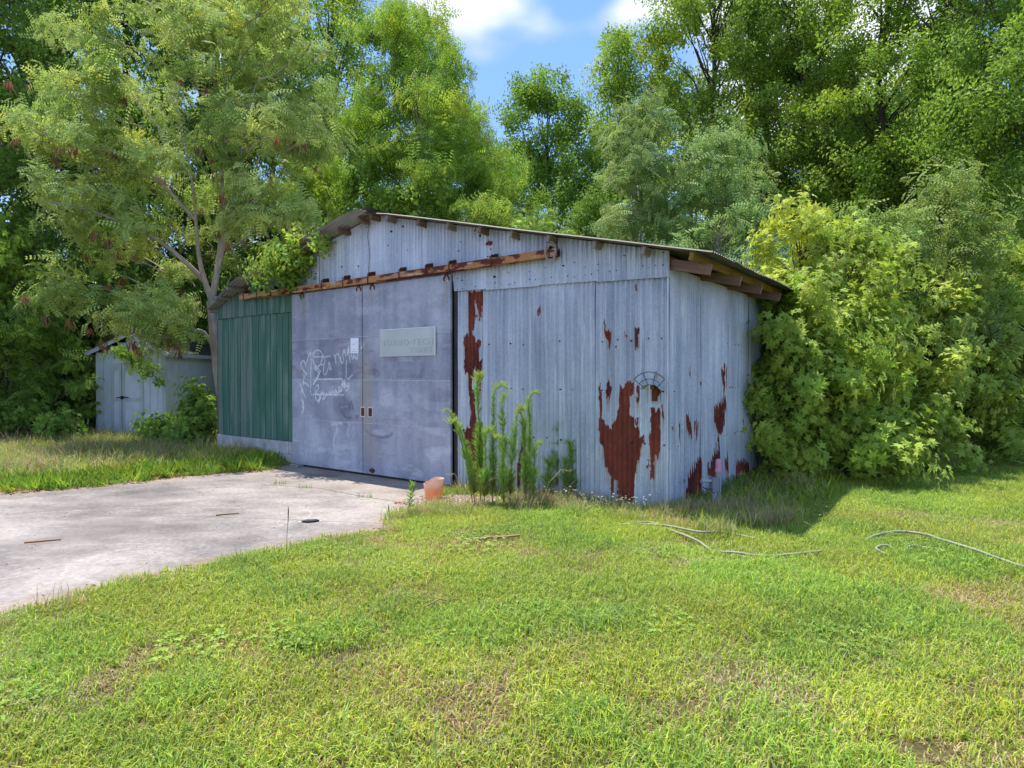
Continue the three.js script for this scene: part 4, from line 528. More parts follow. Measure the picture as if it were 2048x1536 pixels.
// ---------------------------------------------------------------- the near locust by the barn's left corner
{
  const r = rng(301), Z = -14.2, base = V(-6.52, 0, Z), t = thing('locust_tree', 'feathery grey-green tree with brown pods and forked pale trunk beside the barn', 'tree', [base.x, -0.03, base.z]);
  const px = (x, y, z = 0) => V(((x - 1024) / 1257) * (14.2 - z) - base.x, 1.6 + ((751 - y) / 1257) * (14.2 - z), z); // limbs traced at their own distance
  const parts = [], clumps = [], br = (pts, r0, r1, s = 7) => parts.push(limb(new THREE.CatmullRomCurve3(pts).getPoints(pts.length * 4), Array.from({ length: pts.length * 4 + 1 }, (_, i) => lerp(r0, r1, i / (pts.length * 4))), s, false));
  const fork = px(424, 600);
  br([V(0, 0, 0), V(-0.03, 1.0, 0), px(435, 720), px(430, 670), fork], 0.13, 0.11, 9);
  const lead = [[[fork, px(408, 550, 0.1), px(398, 500, 0.3), px(394, 440, 0.5), px(385, 350, 0.9), px(360, 240, 1.1)], 0.065, 0.015], [[fork, px(436, 540), px(443, 480), px(446, 400), px(447, 320), px(456, 230), px(450, 130), px(440, 20)], 0.075, 0.014], [[fork, px(440, 520, 0.2), px(462, 440, 0.3), px(474, 360, 0.2), px(495, 250, 0.2), px(520, 150, 0.1)], 0.065, 0.013], [[px(410, 560), px(370, 520, 0.5), px(320, 480, 0.9), px(240, 440, 1.3), px(150, 410, 1.6), px(80, 400, 1.7)], 0.06, 0.012], [[px(426, 690), px(405, 660, 0.2), px(375, 660, 0.5), px(345, 672, 0.8), px(300, 665, 1.1), px(240, 650, 1.4)], 0.045, 0.01], [[px(440, 500), px(485, 480, 0.6), px(530, 440, 0.9), px(585, 420, 1.1)], 0.035, 0.008], [[px(447, 330), px(500, 300, -0.4), px(570, 270, -0.5), px(630, 290, -0.4)], 0.035, 0.008], [[px(394, 440, 0.5), px(330, 370, 1), px(250, 310, 1.3), px(160, 290, 1.5), px(70, 260, 1.5)], 0.04, 0.009], [[px(385, 350, 0.9), px(310, 240, 0.9), px(230, 160, 0.8), px(160, 110, 0.7)], 0.035, 0.008], [[px(450, 200), px(400, 110, 0.6), px(350, 60, 0.9), px(300, 20, 1)], 0.035, 0.008], [[px(452, 180), px(500, 100, -0.3), px(560, 50, -0.4)], 0.03, 0.008]];
  for (const [pts, a, b] of lead) br(pts, a, b, 6);
  const C = []; // clumps strung along the limbs, then filled out within the crown
  for (const [pts] of lead.slice(1)) { const cv = new THREE.CatmullRomCurve3(pts); for (let k = 4; k <= 10; k++) { const p = cv.getPoint(k / 10).add(V((r() - 0.5) * 0.6, (r() - 0.3) * 0.5, (r() - 0.5) * 0.9)); C.push(p); } }
  for (let i = 0; i < 125; i++) { const x = 40 + r() * 620, y = -60 + r() * 690; const e = ((x - 350) / 320) ** 2 + ((y - 270) / 370) ** 2; if (e > 1 || (x > 470 && y > 440) || (x > 560 && y > 330 && r() < 0.6) || (y > 560 && (x > 380 || x < 90)) || (x < 330 && y > 600 && r() < 0.5)) continue; const front = x > 375 && x < 500 && y > 330; const q = px(x, y, (front ? -0.4 - r() : r() - 0.4) * (front ? 1.5 : 3.0) * Math.sqrt(1 - e)); if (front && r() < 0.5) continue; C.push(q); parts.push(limb(wob(q.clone().lerp(px(430, y + 90), 0.28 + r() * 0.2), q, 3, r, 0.25), [0.02, 0.015, 0.011, 0.006], 4, false)); }
  for (const [x, y, z] of [[215, 640, 0.6], [250, 655, 0.9], [290, 650, 0.6], [320, 640, 0.3], [180, 610, 0.8], [240, 620, 0.2], [130, 600, 1.2], [90, 570, 1.3], [270, 690, 0.9], [300, 615, 0.5], [340, 610, 0.4]]) C.push(px(x, y, z));
  for (const c of C) { const s = 0.42 + r() * 0.42; clumps.push([c, s, s * 0.5, Math.round(16 * s + 5), (r() - 0.5) * 0.5]); }
  mesh('trunk', join(parts), barkLight, t);
  foliage(t, 'crown', 'feather', clumps, [[0.29, 0.42, 0.095], [0.37, 0.50, 0.125], [0.45, 0.55, 0.15], [0.50, 0.56, 0.10]], 0.95, r, 0.1);
  const pod = new Faces(); for (let i = 0; i < 9; i++) { const a = r() * 6.3, b = V((r() - 0.5) * 0.1, -r() * 0.05, (r() - 0.5) * 0.1); pod.leaf(b, V(Math.cos(a) * 0.35, -1, Math.sin(a) * 0.35).normalize(), rdir(r), 0.1 + r() * 0.05, 0.02, vary(K.pod, r, 0.35), 0.05); }
  inst('seed_pods', pod.geo(), LEAF, C.filter(() => r() < 0.3).flatMap((c) => [0, 1].map(() => ({ p: c.clone().add(V((r() - 0.5) * 0.8, -0.1 - r() * 0.3, (r() - 0.2) * 0.7)), q: turnY(r() * 6), s: 1.1 + r() * 0.9, c: [0.9 + r() * 0.5, 0.7 + r() * 0.5, 0.7 + r() * 0.3] }))), t);
}
// ---------------------------------------------------------------- trees behind; px, depth -> place
const X = (p, d) => ((p - 1024) / 1257) * d, TOP = (y, d) => 1.6 + ((751 - y) / 1257) * d;
const COL = [[0.16, 1.2], [0.35, 2.3], [0.6, 2.6], [0.85, 1.7], [1, 0.5]], ROUND = [[0.22, 1.6], [0.42, 3.0], [0.66, 3.1], [0.86, 2.0], [1, 0.7]], LOW = [[0.03, 1.6], [0.3, 2.4], [0.65, 2.2], [0.9, 1.2], [1, 0.5]];
const G = 'trees of the wood behind the barn';
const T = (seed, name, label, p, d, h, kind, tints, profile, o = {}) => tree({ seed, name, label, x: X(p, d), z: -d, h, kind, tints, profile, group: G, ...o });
// left, behind the locust
T(1, 'broadleaf_tree', 'dark dense tree at the far left edge of the wood', -70, 18, 17, 'broad', D('mid', 'mid'), [[0.1, 2.5], [0.4, 3.6], [0.7, 3.2], [1, 0.8]], { clumps: 60, size: 1.25, per: 40, scale: 1.1 });
T(2, 'broadleaf_tree', 'dark tree with sky gaps behind the top left of the feathery tree', 70, 22, 19, 'broad', D('mid', 'mid'), [[0.1, 2.2], [0.4, 3.6], [0.7, 3.2], [1, 0.8]], { clumps: 60, size: 1.3, per: 40, scale: 1.15 });
T(3, 'broadleaf_tree', 'dark tall tree directly behind the small white shed', 230, 23.5, 18.5, 'broad', D('mid', 'mid', 'bright'), [[0.08, 2.4], [0.4, 3.4], [0.7, 3], [1, 0.8]], { clumps: 56, size: 1.3, per: 40, scale: 1.15 });
T(4, 'broadleaf_tree', 'dark tree behind the pale forked trunk', 400, 22, 16, 'broad', D('mid', 'mid'), [[0.1, 2.4], [0.4, 3.2], [0.7, 2.8], [1, 0.8]], { clumps: 52, size: 1.25, per: 42, scale: 1.15 });
T(5, 'broadleaf_tree', 'dark tree over the left end of the barn roof', 545, 21.5, 13.5, 'broad', D('mid', 'mid'), [[0.12, 2.2], [0.4, 2.8], [0.7, 2.4], [1, 0.8]], { clumps: 46, size: 1.2, per: 42, scale: 1.1 });
T(6, 'broadleaf_tree', 'thin light green treetop beside the white cloud', 660, 25, 18.5, 'small', D('mid', 'bright', 'yellow'), [[0.45, 1.4], [0.7, 2.0], [0.9, 1.8], [1, 1.0]], { clumps: 40, size: 1.1, per: 34, scale: 1.25 });
T(7, 'pecan_tree', 'yellow-green rounded tree with drooping long leaves behind the barn ridge', 850, 20.5, 13.0, 'lance', D('mid', 'bright', 'bright', 'yellow'), [[0.25, 2.4], [0.45, 3.2], [0.62, 3.2], [0.8, 2.3], [1, 0.8]], { clumps: 76, size: 1.1, per: 40, scale: 1.12, droop: 0.45, bark: barkLight });
T(8, 'broadleaf_tree', 'darker tree low in the dip of the treeline under the blue sky', 1105, 29, 15, 'small', D('mid', 'mid', 'bright'), COL, { clumps: 50, size: 1.15, per: 44, scale: 1.45 });
T(9, 'sweetgum_tree', 'narrow treetop standing alone against the blue sky', 1245, 30, 17.3, 'small', D('mid', 'bright', 'yellow'), [[0.2, 2.2], [0.5, 2.3], [0.75, 1.5], [0.9, 0.8], [1, 0.35]], { clumps: 50, size: 1.0, per: 44, scale: 1.4 });
T(10, 'sweetgum_tree', 'tall leafy tree with thin bare trunk showing sky below its crown', 1425, 27, 20, 'small', D('mid', 'bright', 'bright', 'yellow'), [[0.3, 1.8], [0.5, 2.6], [0.75, 2.9], [1, 2]], { clumps: 74, size: 1.1, per: 44, scale: 1.35 });
T(11, 'sweetgum_tree', 'slim tall tree with a dark trunk just right of the sky gap', 1492, 27.5, 20, 'small', D('mid', 'bright', 'yellow'), [[0.42, 1.2], [0.6, 1.9], [0.8, 2.0], [1, 1.3]], { clumps: 34, size: 0.95, per: 36, scale: 1.35 });
T(12, 'sweetgum_tree', 'tall tree with a thick straight dark trunk right of centre', 1628, 24, 20.5, 'small', D('mid', 'mid', 'bright', 'yellow'), [[0.26, 1.8], [0.45, 2.3], [0.75, 2.4], [1, 1.6]], { clumps: 68, size: 1.05, per: 44, scale: 1.25, trunk: 0.28 });
T(13, 'sweetgum_tree', 'bright green tall tree above the right hand bush', 1775, 22, 19, 'small', D('mid', 'bright', 'bright', 'yellow'), [[0.18, 2.2], [0.45, 2.9], [0.75, 2.6], [1, 1.6]], { clumps: 62, size: 1.1, per: 44, scale: 1.25 });
T(14, 'sweetgum_tree', 'bright dense tall tree near the upper right corner', 1925, 19.5, 18, 'small', D('mid', 'bright', 'bright'), [[0.15, 2.2], [0.45, 2.8], [0.75, 2.6], [1, 1.6]], { clumps: 62, size: 1.1, per: 46, scale: 1.2 });
T(15, 'sweetgum_tree', 'green tall tree cut by the right edge of the view', 2075, 17, 17, 'small', D('mid', 'bright'), [[0.12, 2.2], [0.45, 2.7], [0.75, 2.4], [1, 1.4]], { clumps: 58, size: 1.1, per: 46, scale: 1.15 });
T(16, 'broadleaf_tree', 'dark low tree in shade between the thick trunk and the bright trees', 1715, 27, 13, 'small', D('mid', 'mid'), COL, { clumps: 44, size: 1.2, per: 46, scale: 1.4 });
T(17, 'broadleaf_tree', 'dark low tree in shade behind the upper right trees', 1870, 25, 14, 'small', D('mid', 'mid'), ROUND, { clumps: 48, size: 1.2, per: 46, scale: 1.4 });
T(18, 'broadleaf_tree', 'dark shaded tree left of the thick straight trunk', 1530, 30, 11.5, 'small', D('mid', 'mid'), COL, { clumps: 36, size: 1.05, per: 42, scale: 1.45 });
T(19, 'locust_tree', 'small grey-green feathery tree with a pale stem behind the roof slope', 1285, 18.5, 9.4, 'feather', [[0.27, 0.40, 0.105], [0.34, 0.46, 0.13], [0.40, 0.50, 0.145]], [[0.28, 1.3], [0.5, 1.6], [0.75, 1.3], [1, 0.5]], { clumps: 46, size: 0.75, per: 46, scale: 1.2, bark: barkLight, trunk: 0.09 });
T(20, 'locust_tree', 'grey-green feathery tree with several stems above the right end of the roof', 1425, 17.5, 8.1, 'feather', [[0.27, 0.40, 0.105], [0.34, 0.46, 0.13], [0.40, 0.50, 0.145]], [[0.3, 1.4], [0.55, 1.7], [0.8, 1.2], [1, 0.5]], { clumps: 48, size: 0.75, per: 46, scale: 1.2, bark: barkLight, trunk: 0.09 });
// understorey just behind the barn
const U = 'young trees rising behind the barn roof';
for (const [s, l, p, d, h, kd, tn2] of [[31, 'bushy green young tree behind the left roof slope', 610, 18.4, 7.4, 'star', D('mid', 'bright', 'yellow')], [32, 'deep green young tree peeking over the roof ridge', 745, 19.5, 7.6, 'broad', D('mid', 'mid')], [33, 'dark leafy young tree over the right roof slope', 870, 18.8, 6.8, 'broad', D('mid', 'bright')], [34, 'light green young tree with drooping leaves right of the ridge', 985, 17.5, 6.2, 'lance', D('mid', 'bright', 'yellow')], [39, 'full green young tree with drooping leaves filling the treeline dip', 955, 22, 9.6, 'lance', D('mid', 'bright', 'bright')], [40, 'bushy green young tree at the bottom of the sky gap', 1040, 25, 9.2, 'small', D('mid', 'bright', 'bright')], [35, 'bright green young tree low over the roof slope', 1085, 16.6, 5.1, 'star', D('mid', 'bright', 'yellow')], [36, 'dark young tree below the narrow treetop', 1180, 23, 8.2, 'small', D('mid', 'mid')], [37, 'pale blue-green young tree beside the yellow bush', 1520, 16, 4.6, 'feather', [[0.20, 0.31, 0.15], [0.26, 0.37, 0.18]]], [38, 'dark young tree at the foot of the wood behind the roof', 1360, 24, 7.0, 'small', D('mid', 'mid')]])
  tree({ seed: s, name: 'young_tree', label: l, x: X(p, d), z: -d, h, kind: kd, tints: tn2, profile: [[0.2, 1.4], [0.5, 1.9], [0.8, 1.3], [1, 0.5]], clumps: 30, size: 0.85, per: kd === 'feather' ? 44 : 50, scale: 1.05, group: U, trunk: 0.07, droop: kd === 'lance' ? 0.4 : 0.1 });
// ---------------------------------------------------------------- the bush at the barn's right side: young trees leafed to the ground
const B = 'young leafy trees forming the thicket right of the barn';
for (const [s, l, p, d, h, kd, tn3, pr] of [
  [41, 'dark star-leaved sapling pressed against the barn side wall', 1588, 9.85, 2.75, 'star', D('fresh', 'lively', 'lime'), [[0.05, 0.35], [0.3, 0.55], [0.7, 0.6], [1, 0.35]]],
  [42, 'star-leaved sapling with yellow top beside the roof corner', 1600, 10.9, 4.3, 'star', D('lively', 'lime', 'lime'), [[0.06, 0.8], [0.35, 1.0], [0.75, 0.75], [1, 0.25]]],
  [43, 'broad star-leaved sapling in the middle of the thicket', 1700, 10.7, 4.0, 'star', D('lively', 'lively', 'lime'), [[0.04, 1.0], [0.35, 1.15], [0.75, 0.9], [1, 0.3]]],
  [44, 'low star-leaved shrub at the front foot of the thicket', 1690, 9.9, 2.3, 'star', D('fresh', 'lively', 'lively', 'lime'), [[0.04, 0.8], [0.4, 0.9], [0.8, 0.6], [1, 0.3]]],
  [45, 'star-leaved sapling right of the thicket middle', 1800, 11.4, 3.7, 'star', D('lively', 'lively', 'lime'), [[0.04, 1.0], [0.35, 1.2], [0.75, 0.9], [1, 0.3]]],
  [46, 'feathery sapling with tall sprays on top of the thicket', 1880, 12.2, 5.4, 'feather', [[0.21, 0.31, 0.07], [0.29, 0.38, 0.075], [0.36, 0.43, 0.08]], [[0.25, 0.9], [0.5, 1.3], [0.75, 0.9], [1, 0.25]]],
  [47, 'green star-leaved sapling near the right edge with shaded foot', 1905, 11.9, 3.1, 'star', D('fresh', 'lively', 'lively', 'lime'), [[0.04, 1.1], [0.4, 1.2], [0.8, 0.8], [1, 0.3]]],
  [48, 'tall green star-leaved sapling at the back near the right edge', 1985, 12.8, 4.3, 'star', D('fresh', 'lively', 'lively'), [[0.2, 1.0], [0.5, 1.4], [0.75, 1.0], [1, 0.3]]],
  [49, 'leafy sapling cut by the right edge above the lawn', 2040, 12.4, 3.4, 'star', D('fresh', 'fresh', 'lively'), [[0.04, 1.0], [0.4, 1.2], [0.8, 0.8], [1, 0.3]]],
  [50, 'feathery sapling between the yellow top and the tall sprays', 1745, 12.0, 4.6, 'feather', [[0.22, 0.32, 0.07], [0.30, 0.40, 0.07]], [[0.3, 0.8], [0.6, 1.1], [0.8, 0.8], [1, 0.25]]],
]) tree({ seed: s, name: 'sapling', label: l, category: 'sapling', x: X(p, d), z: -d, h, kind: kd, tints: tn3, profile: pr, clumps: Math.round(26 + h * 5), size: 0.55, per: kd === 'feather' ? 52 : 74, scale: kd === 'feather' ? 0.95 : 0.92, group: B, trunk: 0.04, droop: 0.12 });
// ---------------------------------------------------------------- shrubs and undergrowth left of the shed
const S2 = 'shaded shrubs around the shed';
for (const [s, l, x, z, h, kd, tn4, pr] of [
  [61, 'dark shrub at the left edge behind the tall grass', -12.2, -15.2, 3.2, 'feather', D('mid', 'mid'), [[0.05, 1.2], [0.4, 1.5], [0.8, 1.1], [1, 0.5]]],
  [62, 'dark bushy shrub against the left side of the shed', -11.6, -16.2, 2.1, 'star', D('mid', 'mid'), [[0.05, 0.7], [0.4, 0.8], [0.8, 0.5], [1, 0.3]]],
  [63, 'ivy covered shrub between the shed and the barn corner', -6.98, -14.0, 1.0, 'star', D('mid', 'mid', 'bright'), [[0.05, 0.4], [0.3, 0.26], [0.7, 0.12], [1, 0.06]]],
  [64, 'dark shrub behind the left side of the shed', -12.4, -18.5, 4.6, 'broad', D('mid', 'mid'), [[0.05, 1.4], [0.4, 1.8], [0.8, 1.3], [1, 0.5]]],
  [65, 'light green shrub reaching in at the left edge', -12.6, -14.6, 5.2, 'star', D('mid', 'bright', 'bright'), [[0.45, 0.9], [0.6, 1.4], [0.85, 1.1], [1, 0.5]]],
  [66, 'dark shrub behind the shed roof', -9.4, -20.6, 4.4, 'broad', D('mid', 'mid'), [[0.1, 1.4], [0.5, 1.8], [0.8, 1.3], [1, 0.5]]],
  [67, 'low green shrub spreading in front of the shed corner', -7.85, -14.5, 0.5, 'star', D('mid', 'mid'), [[0.05, 0.6], [0.4, 0.7], [0.8, 0.4], [1, 0.2]]],
  [69, 'low dark shrub in the shade at the left edge', -11.2, -14.6, 1.0, 'star', D('mid', 'mid'), [[0.05, 0.9], [0.4, 1.0], [0.8, 0.6], [1, 0.3]]],
  [70, 'dark shrub in the gap between shed and barn', -7.2, -19.5, 4.2, 'broad', D('mid', 'mid'), [[0.1, 1.2], [0.5, 1.5], [0.8, 1.1], [1, 0.5]]],
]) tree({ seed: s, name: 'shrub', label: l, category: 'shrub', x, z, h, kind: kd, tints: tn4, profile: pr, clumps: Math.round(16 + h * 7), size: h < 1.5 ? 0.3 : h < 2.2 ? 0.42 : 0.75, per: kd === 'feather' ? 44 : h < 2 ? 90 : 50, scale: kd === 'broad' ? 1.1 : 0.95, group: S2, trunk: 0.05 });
// far wood that closes the view between the trunks
{ const r = rng(71), L = []; for (let i = 0; i < 9000; i++) { const a = -0.85 + r() * 1.7, d = 34 + r() * 9, h = (4.5 + 4.5 * vn(a * 9, 1, 3)) * Math.sqrt(r()), k = mix3(K.mid, K.bright, r() * 0.5); L.push({ p: V(Math.tan(a) * d, h, -d), q: aim(rdir(r).setY(0.5).normalize(), r() * 6), s: 2.0 + r() * 0.8, c: k }); }
  tag(inst('far_wood', SP.broad[0], LEAF, L), 'far mass of dark woodland closing the view behind the trunks', 'woodland'); }
// ---------------------------------------------------------------- the little shed
{
  const s = thing('garden_shed', 'small pale blue-grey garden shed half hidden under the feathery tree', 'shed', [SHED.x0, 0, SHED.z0]), w = SHED.x1 - SHED.x0, d = SHED.z0 - SHED.z1, h = 2.14;
  const pt = (a, b, sd) => tex(256, 256, (x, y) => { const n = tfbm(x / 256, y / 256, 6, 5, sd), g = tn(x / 256, y / 256 * 0.06, 64, sd + 4); return mix3(a, b, clamp(n * 0.8 + g * 0.3)); });
  const wall = std({ map: pt([0.74, 0.78, 0.84], [0.88, 0.905, 0.94], 5), roughness: 0.85 }), trim = std({ map: pt([0.68, 0.71, 0.75], [0.80, 0.82, 0.85], 15), roughness: 0.8 });
  mesh('wall_backing', [box(0.03, w - 0.03, -0.05, h, -d + 0.03, -0.03)], matGreyWood, s);
  for (let k = 0; k < 9; k++) { const x0 = (k * w) / 9; mesh('siding_board', box(x0 + 0.004, x0 + w / 9 - 0.004, 0.02, h + Math.min(k + 0.5, 8.5 - k) * 0.085, -0.03, 0, 0.003), wall, s); }
  for (let k = 0; k < 10; k++) mesh('siding_board', box(w - 0.03, w, 0.02, h - 0.03, (-k * d) / 10 - 0.006, (-(k + 1) * d) / 10 + 0.006, 0.003), wall, s);
  mesh('corner_board', box(w - 0.085, w + 0.015, 0.0, h - 0.01, 0.002, 0.022, 0.003), trim, s);
  for (const [x0, x1, hand] of [[0.42, 0.68, 1], [0.70, 1.22, -1]]) {
    const dr = new THREE.Group(); dr.name = 'door'; s.add(dr);
    mesh('door_panel', box(x0, x1, 0.06, 1.9, 0.002, 0.02, 0.003), wall, dr);
    mesh('door_trim', [box(x0, x0 + 0.06, 0.06, 1.9, 0.02, 0.04, 0.003), box(x1 - 0.06, x1, 0.06, 1.9, 0.02, 0.04, 0.003), box(x0 + 0.06, x1 - 0.06, 1.82, 1.9, 0.02, 0.038, 0.003), box(x0 + 0.06, x1 - 0.06, 0.95, 1.03, 0.02, 0.038, 0.003), box(x0 + 0.06, x1 - 0.06, 0.06, 0.14, 0.02, 0.038, 0.003)], trim, dr);
    mesh('brace', (() => { const g = new THREE.BoxGeometry(0.06, 0.16, 0.012); g.rotateZ(hand > 0 ? -0.7 : -0.7); g.translate(x0 + 0.1, 1.76, 0.028); return g; })(), trim, dr);
  }
  mesh('hasp', [box(0.56, 0.86, 1.03, 1.055, 0.041, 0.055, 0.003), box(0.66, 0.74, 1.0, 1.08, 0.041, 0.06, 0.004)], std({ color: 0x2c2724, roughness: 0.9 }), s);
  const shT = tex(512, 512, (x, y) => { const row = Math.floor(y / 32), o = (row % 2) * 24, e = y % 32 < 3 || (x + o) % 48 < 2 ? 0.6 : 1, n = hash(Math.floor((x + o) / 48), row, 3), f = tn(x / 512, y / 512, 128, 6); const k = (0.75 + n * 0.35 + (f - 0.5) * 0.4) * e; return [0.25 * k, 0.225 * k, 0.215 * k]; });
  for (const sg of [-1, 1]) { const run = w / 2 + 0.16, g = new THREE.BoxGeometry(Math.hypot(run, 0.5), 0.05, d + 0.3); metreUV(g); g.rotateZ(-sg * Math.atan(0.5 / run)); g.translate(w / 2 + (sg * run) / 2, h + 0.5 - 0.25 + 0.02, -d / 2); mesh('roof', g, std({ map: shT, roughness: 1 }), s);
    const f = new THREE.BoxGeometry(Math.hypot(run, 0.5), 0.09, 0.025); metreUV(f); f.rotateZ(-sg * Math.atan(0.5 / run)); f.translate(w / 2 + (sg * run) / 2, h + 0.5 - 0.25 - 0.02, 0.165); mesh('rake_board', f, trim, s);
    mesh('fascia', box(w / 2 + sg * run - 0.012, w / 2 + sg * run + 0.012, h - 0.07, h + 0.03, -d - 0.14, 0.14, 0.003), trim, s); }
}
// ---------------------------------------------------------------- vines
function vine(name, label, stems, clumps, kind, tints, scale, seed, mat = barkLight) {
  const r = rng(seed), t = thing(name, label, 'vine'); mesh('stem', join(stems.map((p) => wire(p, 0.009, 5))), mat, t); foliage(t, 'leaves', kind, clumps, tints, scale, r, 0.5); return t;
}
{ const p = (u, y, z) => bld(u, y, -z);
  vine('climbing_vine', 'green vine hanging over the left roof slope of the barn', [[p(7.02, 0.3, 0.03), p(7.0, 2.9, 0.2), p(6.95, 3.1, 0.2), p(7.0, 3.35, 0.18), p(6.85, 3.7, 0.35), p(6.6, 3.9, 0.4)], [p(7.0, 3.3, 0.2), p(7.5, 3.5, 0.4), p(7.6, 3.25, 0.35)], [p(6.6, 3.7, 0.42), p(6.0, 3.86, 0.4), p(5.8, 3.82, 0.3)]].map((a, i) => (i ? a : a.slice(3))),
    [[p(6.95, 3.6, 0.4), 0.3, 0.18, 20, 0.1], [p(6.7, 3.5, 0.32), 0.26, 0.22, 18, 0], [p(7.2, 3.45, 0.4), 0.26, 0.2, 16, 0.1], [p(6.5, 3.5, 0.28), 0.2, 0.18, 12, 0], [p(7.4, 3.25, 0.33), 0.18, 0.2, 10, -0.1], [p(6.65, 3.85, 0.4), 0.14, 0.14, 9, 0.5], [p(6.05, 3.82, 0.3), 0.26, 0.06, 8, 0.3], [p(7.1, 3.3, 0.25), 0.2, 0.16, 13, -0.1]], 'broad', D('mid', 'mid', 'bright', 'yellow'), 0.7, 81);
  vine('climbing_vine', 'vine drooping over the shed front from the branches above', [[V(-9.1, 2.2, -15.7), V(-9.0, 1.9, -15.75), V(-9.05, 1.5, -15.8)], [V(-9.9, 2.3, -15.7), V(-9.75, 2.0, -15.75), V(-9.6, 1.6, -15.85)]], [[V(-9.25, 1.98, -15.6), 0.3, 0.2, 44, 0], [V(-9.02, 1.72, -15.6), 0.2, 0.2, 30, 0], [V(-9.6, 2.2, -15.6), 0.3, 0.14, 24, -0.1], [V(-8.93, 1.4, -15.75), 0.08, 0.16, 7, 0]], 'star', D('mid', 'bright'), 0.6, 82);
  vine('climbing_vine', 'dark creeper climbing the side wall next to the sapling', [[bld(-0.06, 0, 3.5), bld(-0.07, 1.2, 3.6), bld(-0.07, 2.4, 3.75)]], [[bld(-0.2, 2.3, 3.9), 0.25, 0.4, 30, 0], [bld(-0.22, 1.6, 3.75), 0.25, 0.45, 30, 0], [bld(-0.25, 1.0, 3.7), 0.28, 0.4, 30, 0]], 'star', D('mid', 'mid', 'bright'), 0.85, 83, barkDark);
}
// ---------------------------------------------------------------- grass
const gk = { green: [0.225, 0.375, 0.034], lush: [0.185, 0.325, 0.042], lime: [0.385, 0.495, 0.036], pale: [0.42, 0.46, 0.13], straw: [0.47, 0.40, 0.225], rust: [0.36, 0.225, 0.10] };
function tile(seed, n, side, h0, h1, w, bend, kinds) { const r = rng(seed), f = new Faces(); for (let i = 0; i < n; i++) { const h = lerp(h0, h1, r() * r() * 0.7 + r() * 0.3), k = kinds[Math.floor(r() * kinds.length)]; f.blade((r() - 0.5) * side, (r() - 0.5) * side, h, w * (0.7 + r() * 0.7), h * bend * (0.3 + r()), r() * 6.283, vary(k, r, 0.22), -0.005); } return f.geo(); }
const TILE = {
  lawn: [0, 1, 2, 3].map((i) => tile(101 + i, 560, 0.46, 0.025, 0.115, 0.0055, 0.8, [gk.green, gk.green, gk.lime, gk.lime, gk.lime, gk.pale])),
  dry: [0, 1].map((i) => tile(111 + i, 420, 0.44, 0.02, 0.075, 0.0048, 1.0, [gk.pale, gk.straw, gk.straw, gk.lime, gk.green, gk.rust])),
  lush: [0, 1].map((i) => tile(121 + i, 210, 0.40, 0.06, 0.19, 0.0068, 0.95, [gk.lush, gk.green, gk.green, gk.lime])),
  tall: [0, 1].map((i) => tile(131 + i, 120, 0.42, 0.12, 0.42, 0.0075, 0.7, [gk.green, gk.lush, gk.lime, gk.pale, gk.straw])),
  straw: [0, 1].map((i) => tile(141 + i, 60, 0.42, 0.15, 0.55, 0.006, 0.85, [gk.straw, gk.straw, gk.pale, gk.rust])),
};
function broadTile(seed) { const r = rng(seed), f = new Faces(); for (let i = 0; i < 46; i++) { const a = r() * 6.283, b = V((r() - 0.5) * 0.4, 0, (r() - 0.5) * 0.4), d = V(Math.cos(a) * 0.6, 0.5 + r(), Math.sin(a) * 0.6).normalize(); f.leaf(b, d, rdir(r), 0.09 + r() * 0.12, 0.02 + r() * 0.022, vary(r() < 0.6 ? gk.green : gk.lime, r, 0.25)); } return f.geo(); }
TILE.broad = [0, 1].map((i) => broadTile(151 + i));
function cloverTile(seed) { const r = rng(seed), f = new Faces(); for (let i = 0; i < 60; i++) { const x = (r() - 0.5) * 0.42, z = (r() - 0.5) * 0.42, y = 0.015 + r() * 0.04, k = vary(gk.green, r, 0.3), a0 = r() * 6; for (let q = 0; q < 3; q++) { const a = a0 + q * 2.09; f.leaf(V(x, y, z), V(Math.cos(a), 0.1 + 0.2 * r(), Math.sin(a)).normalize(), V(0, 1, 0).addScaledVector(rdir(r), 0.3).normalize(), 0.022 + r() * 0.012, 0.02, k, 0.1); } } return f.geo(); }
TILE.clover = [0, 1].map((i) => cloverTile(161 + i));
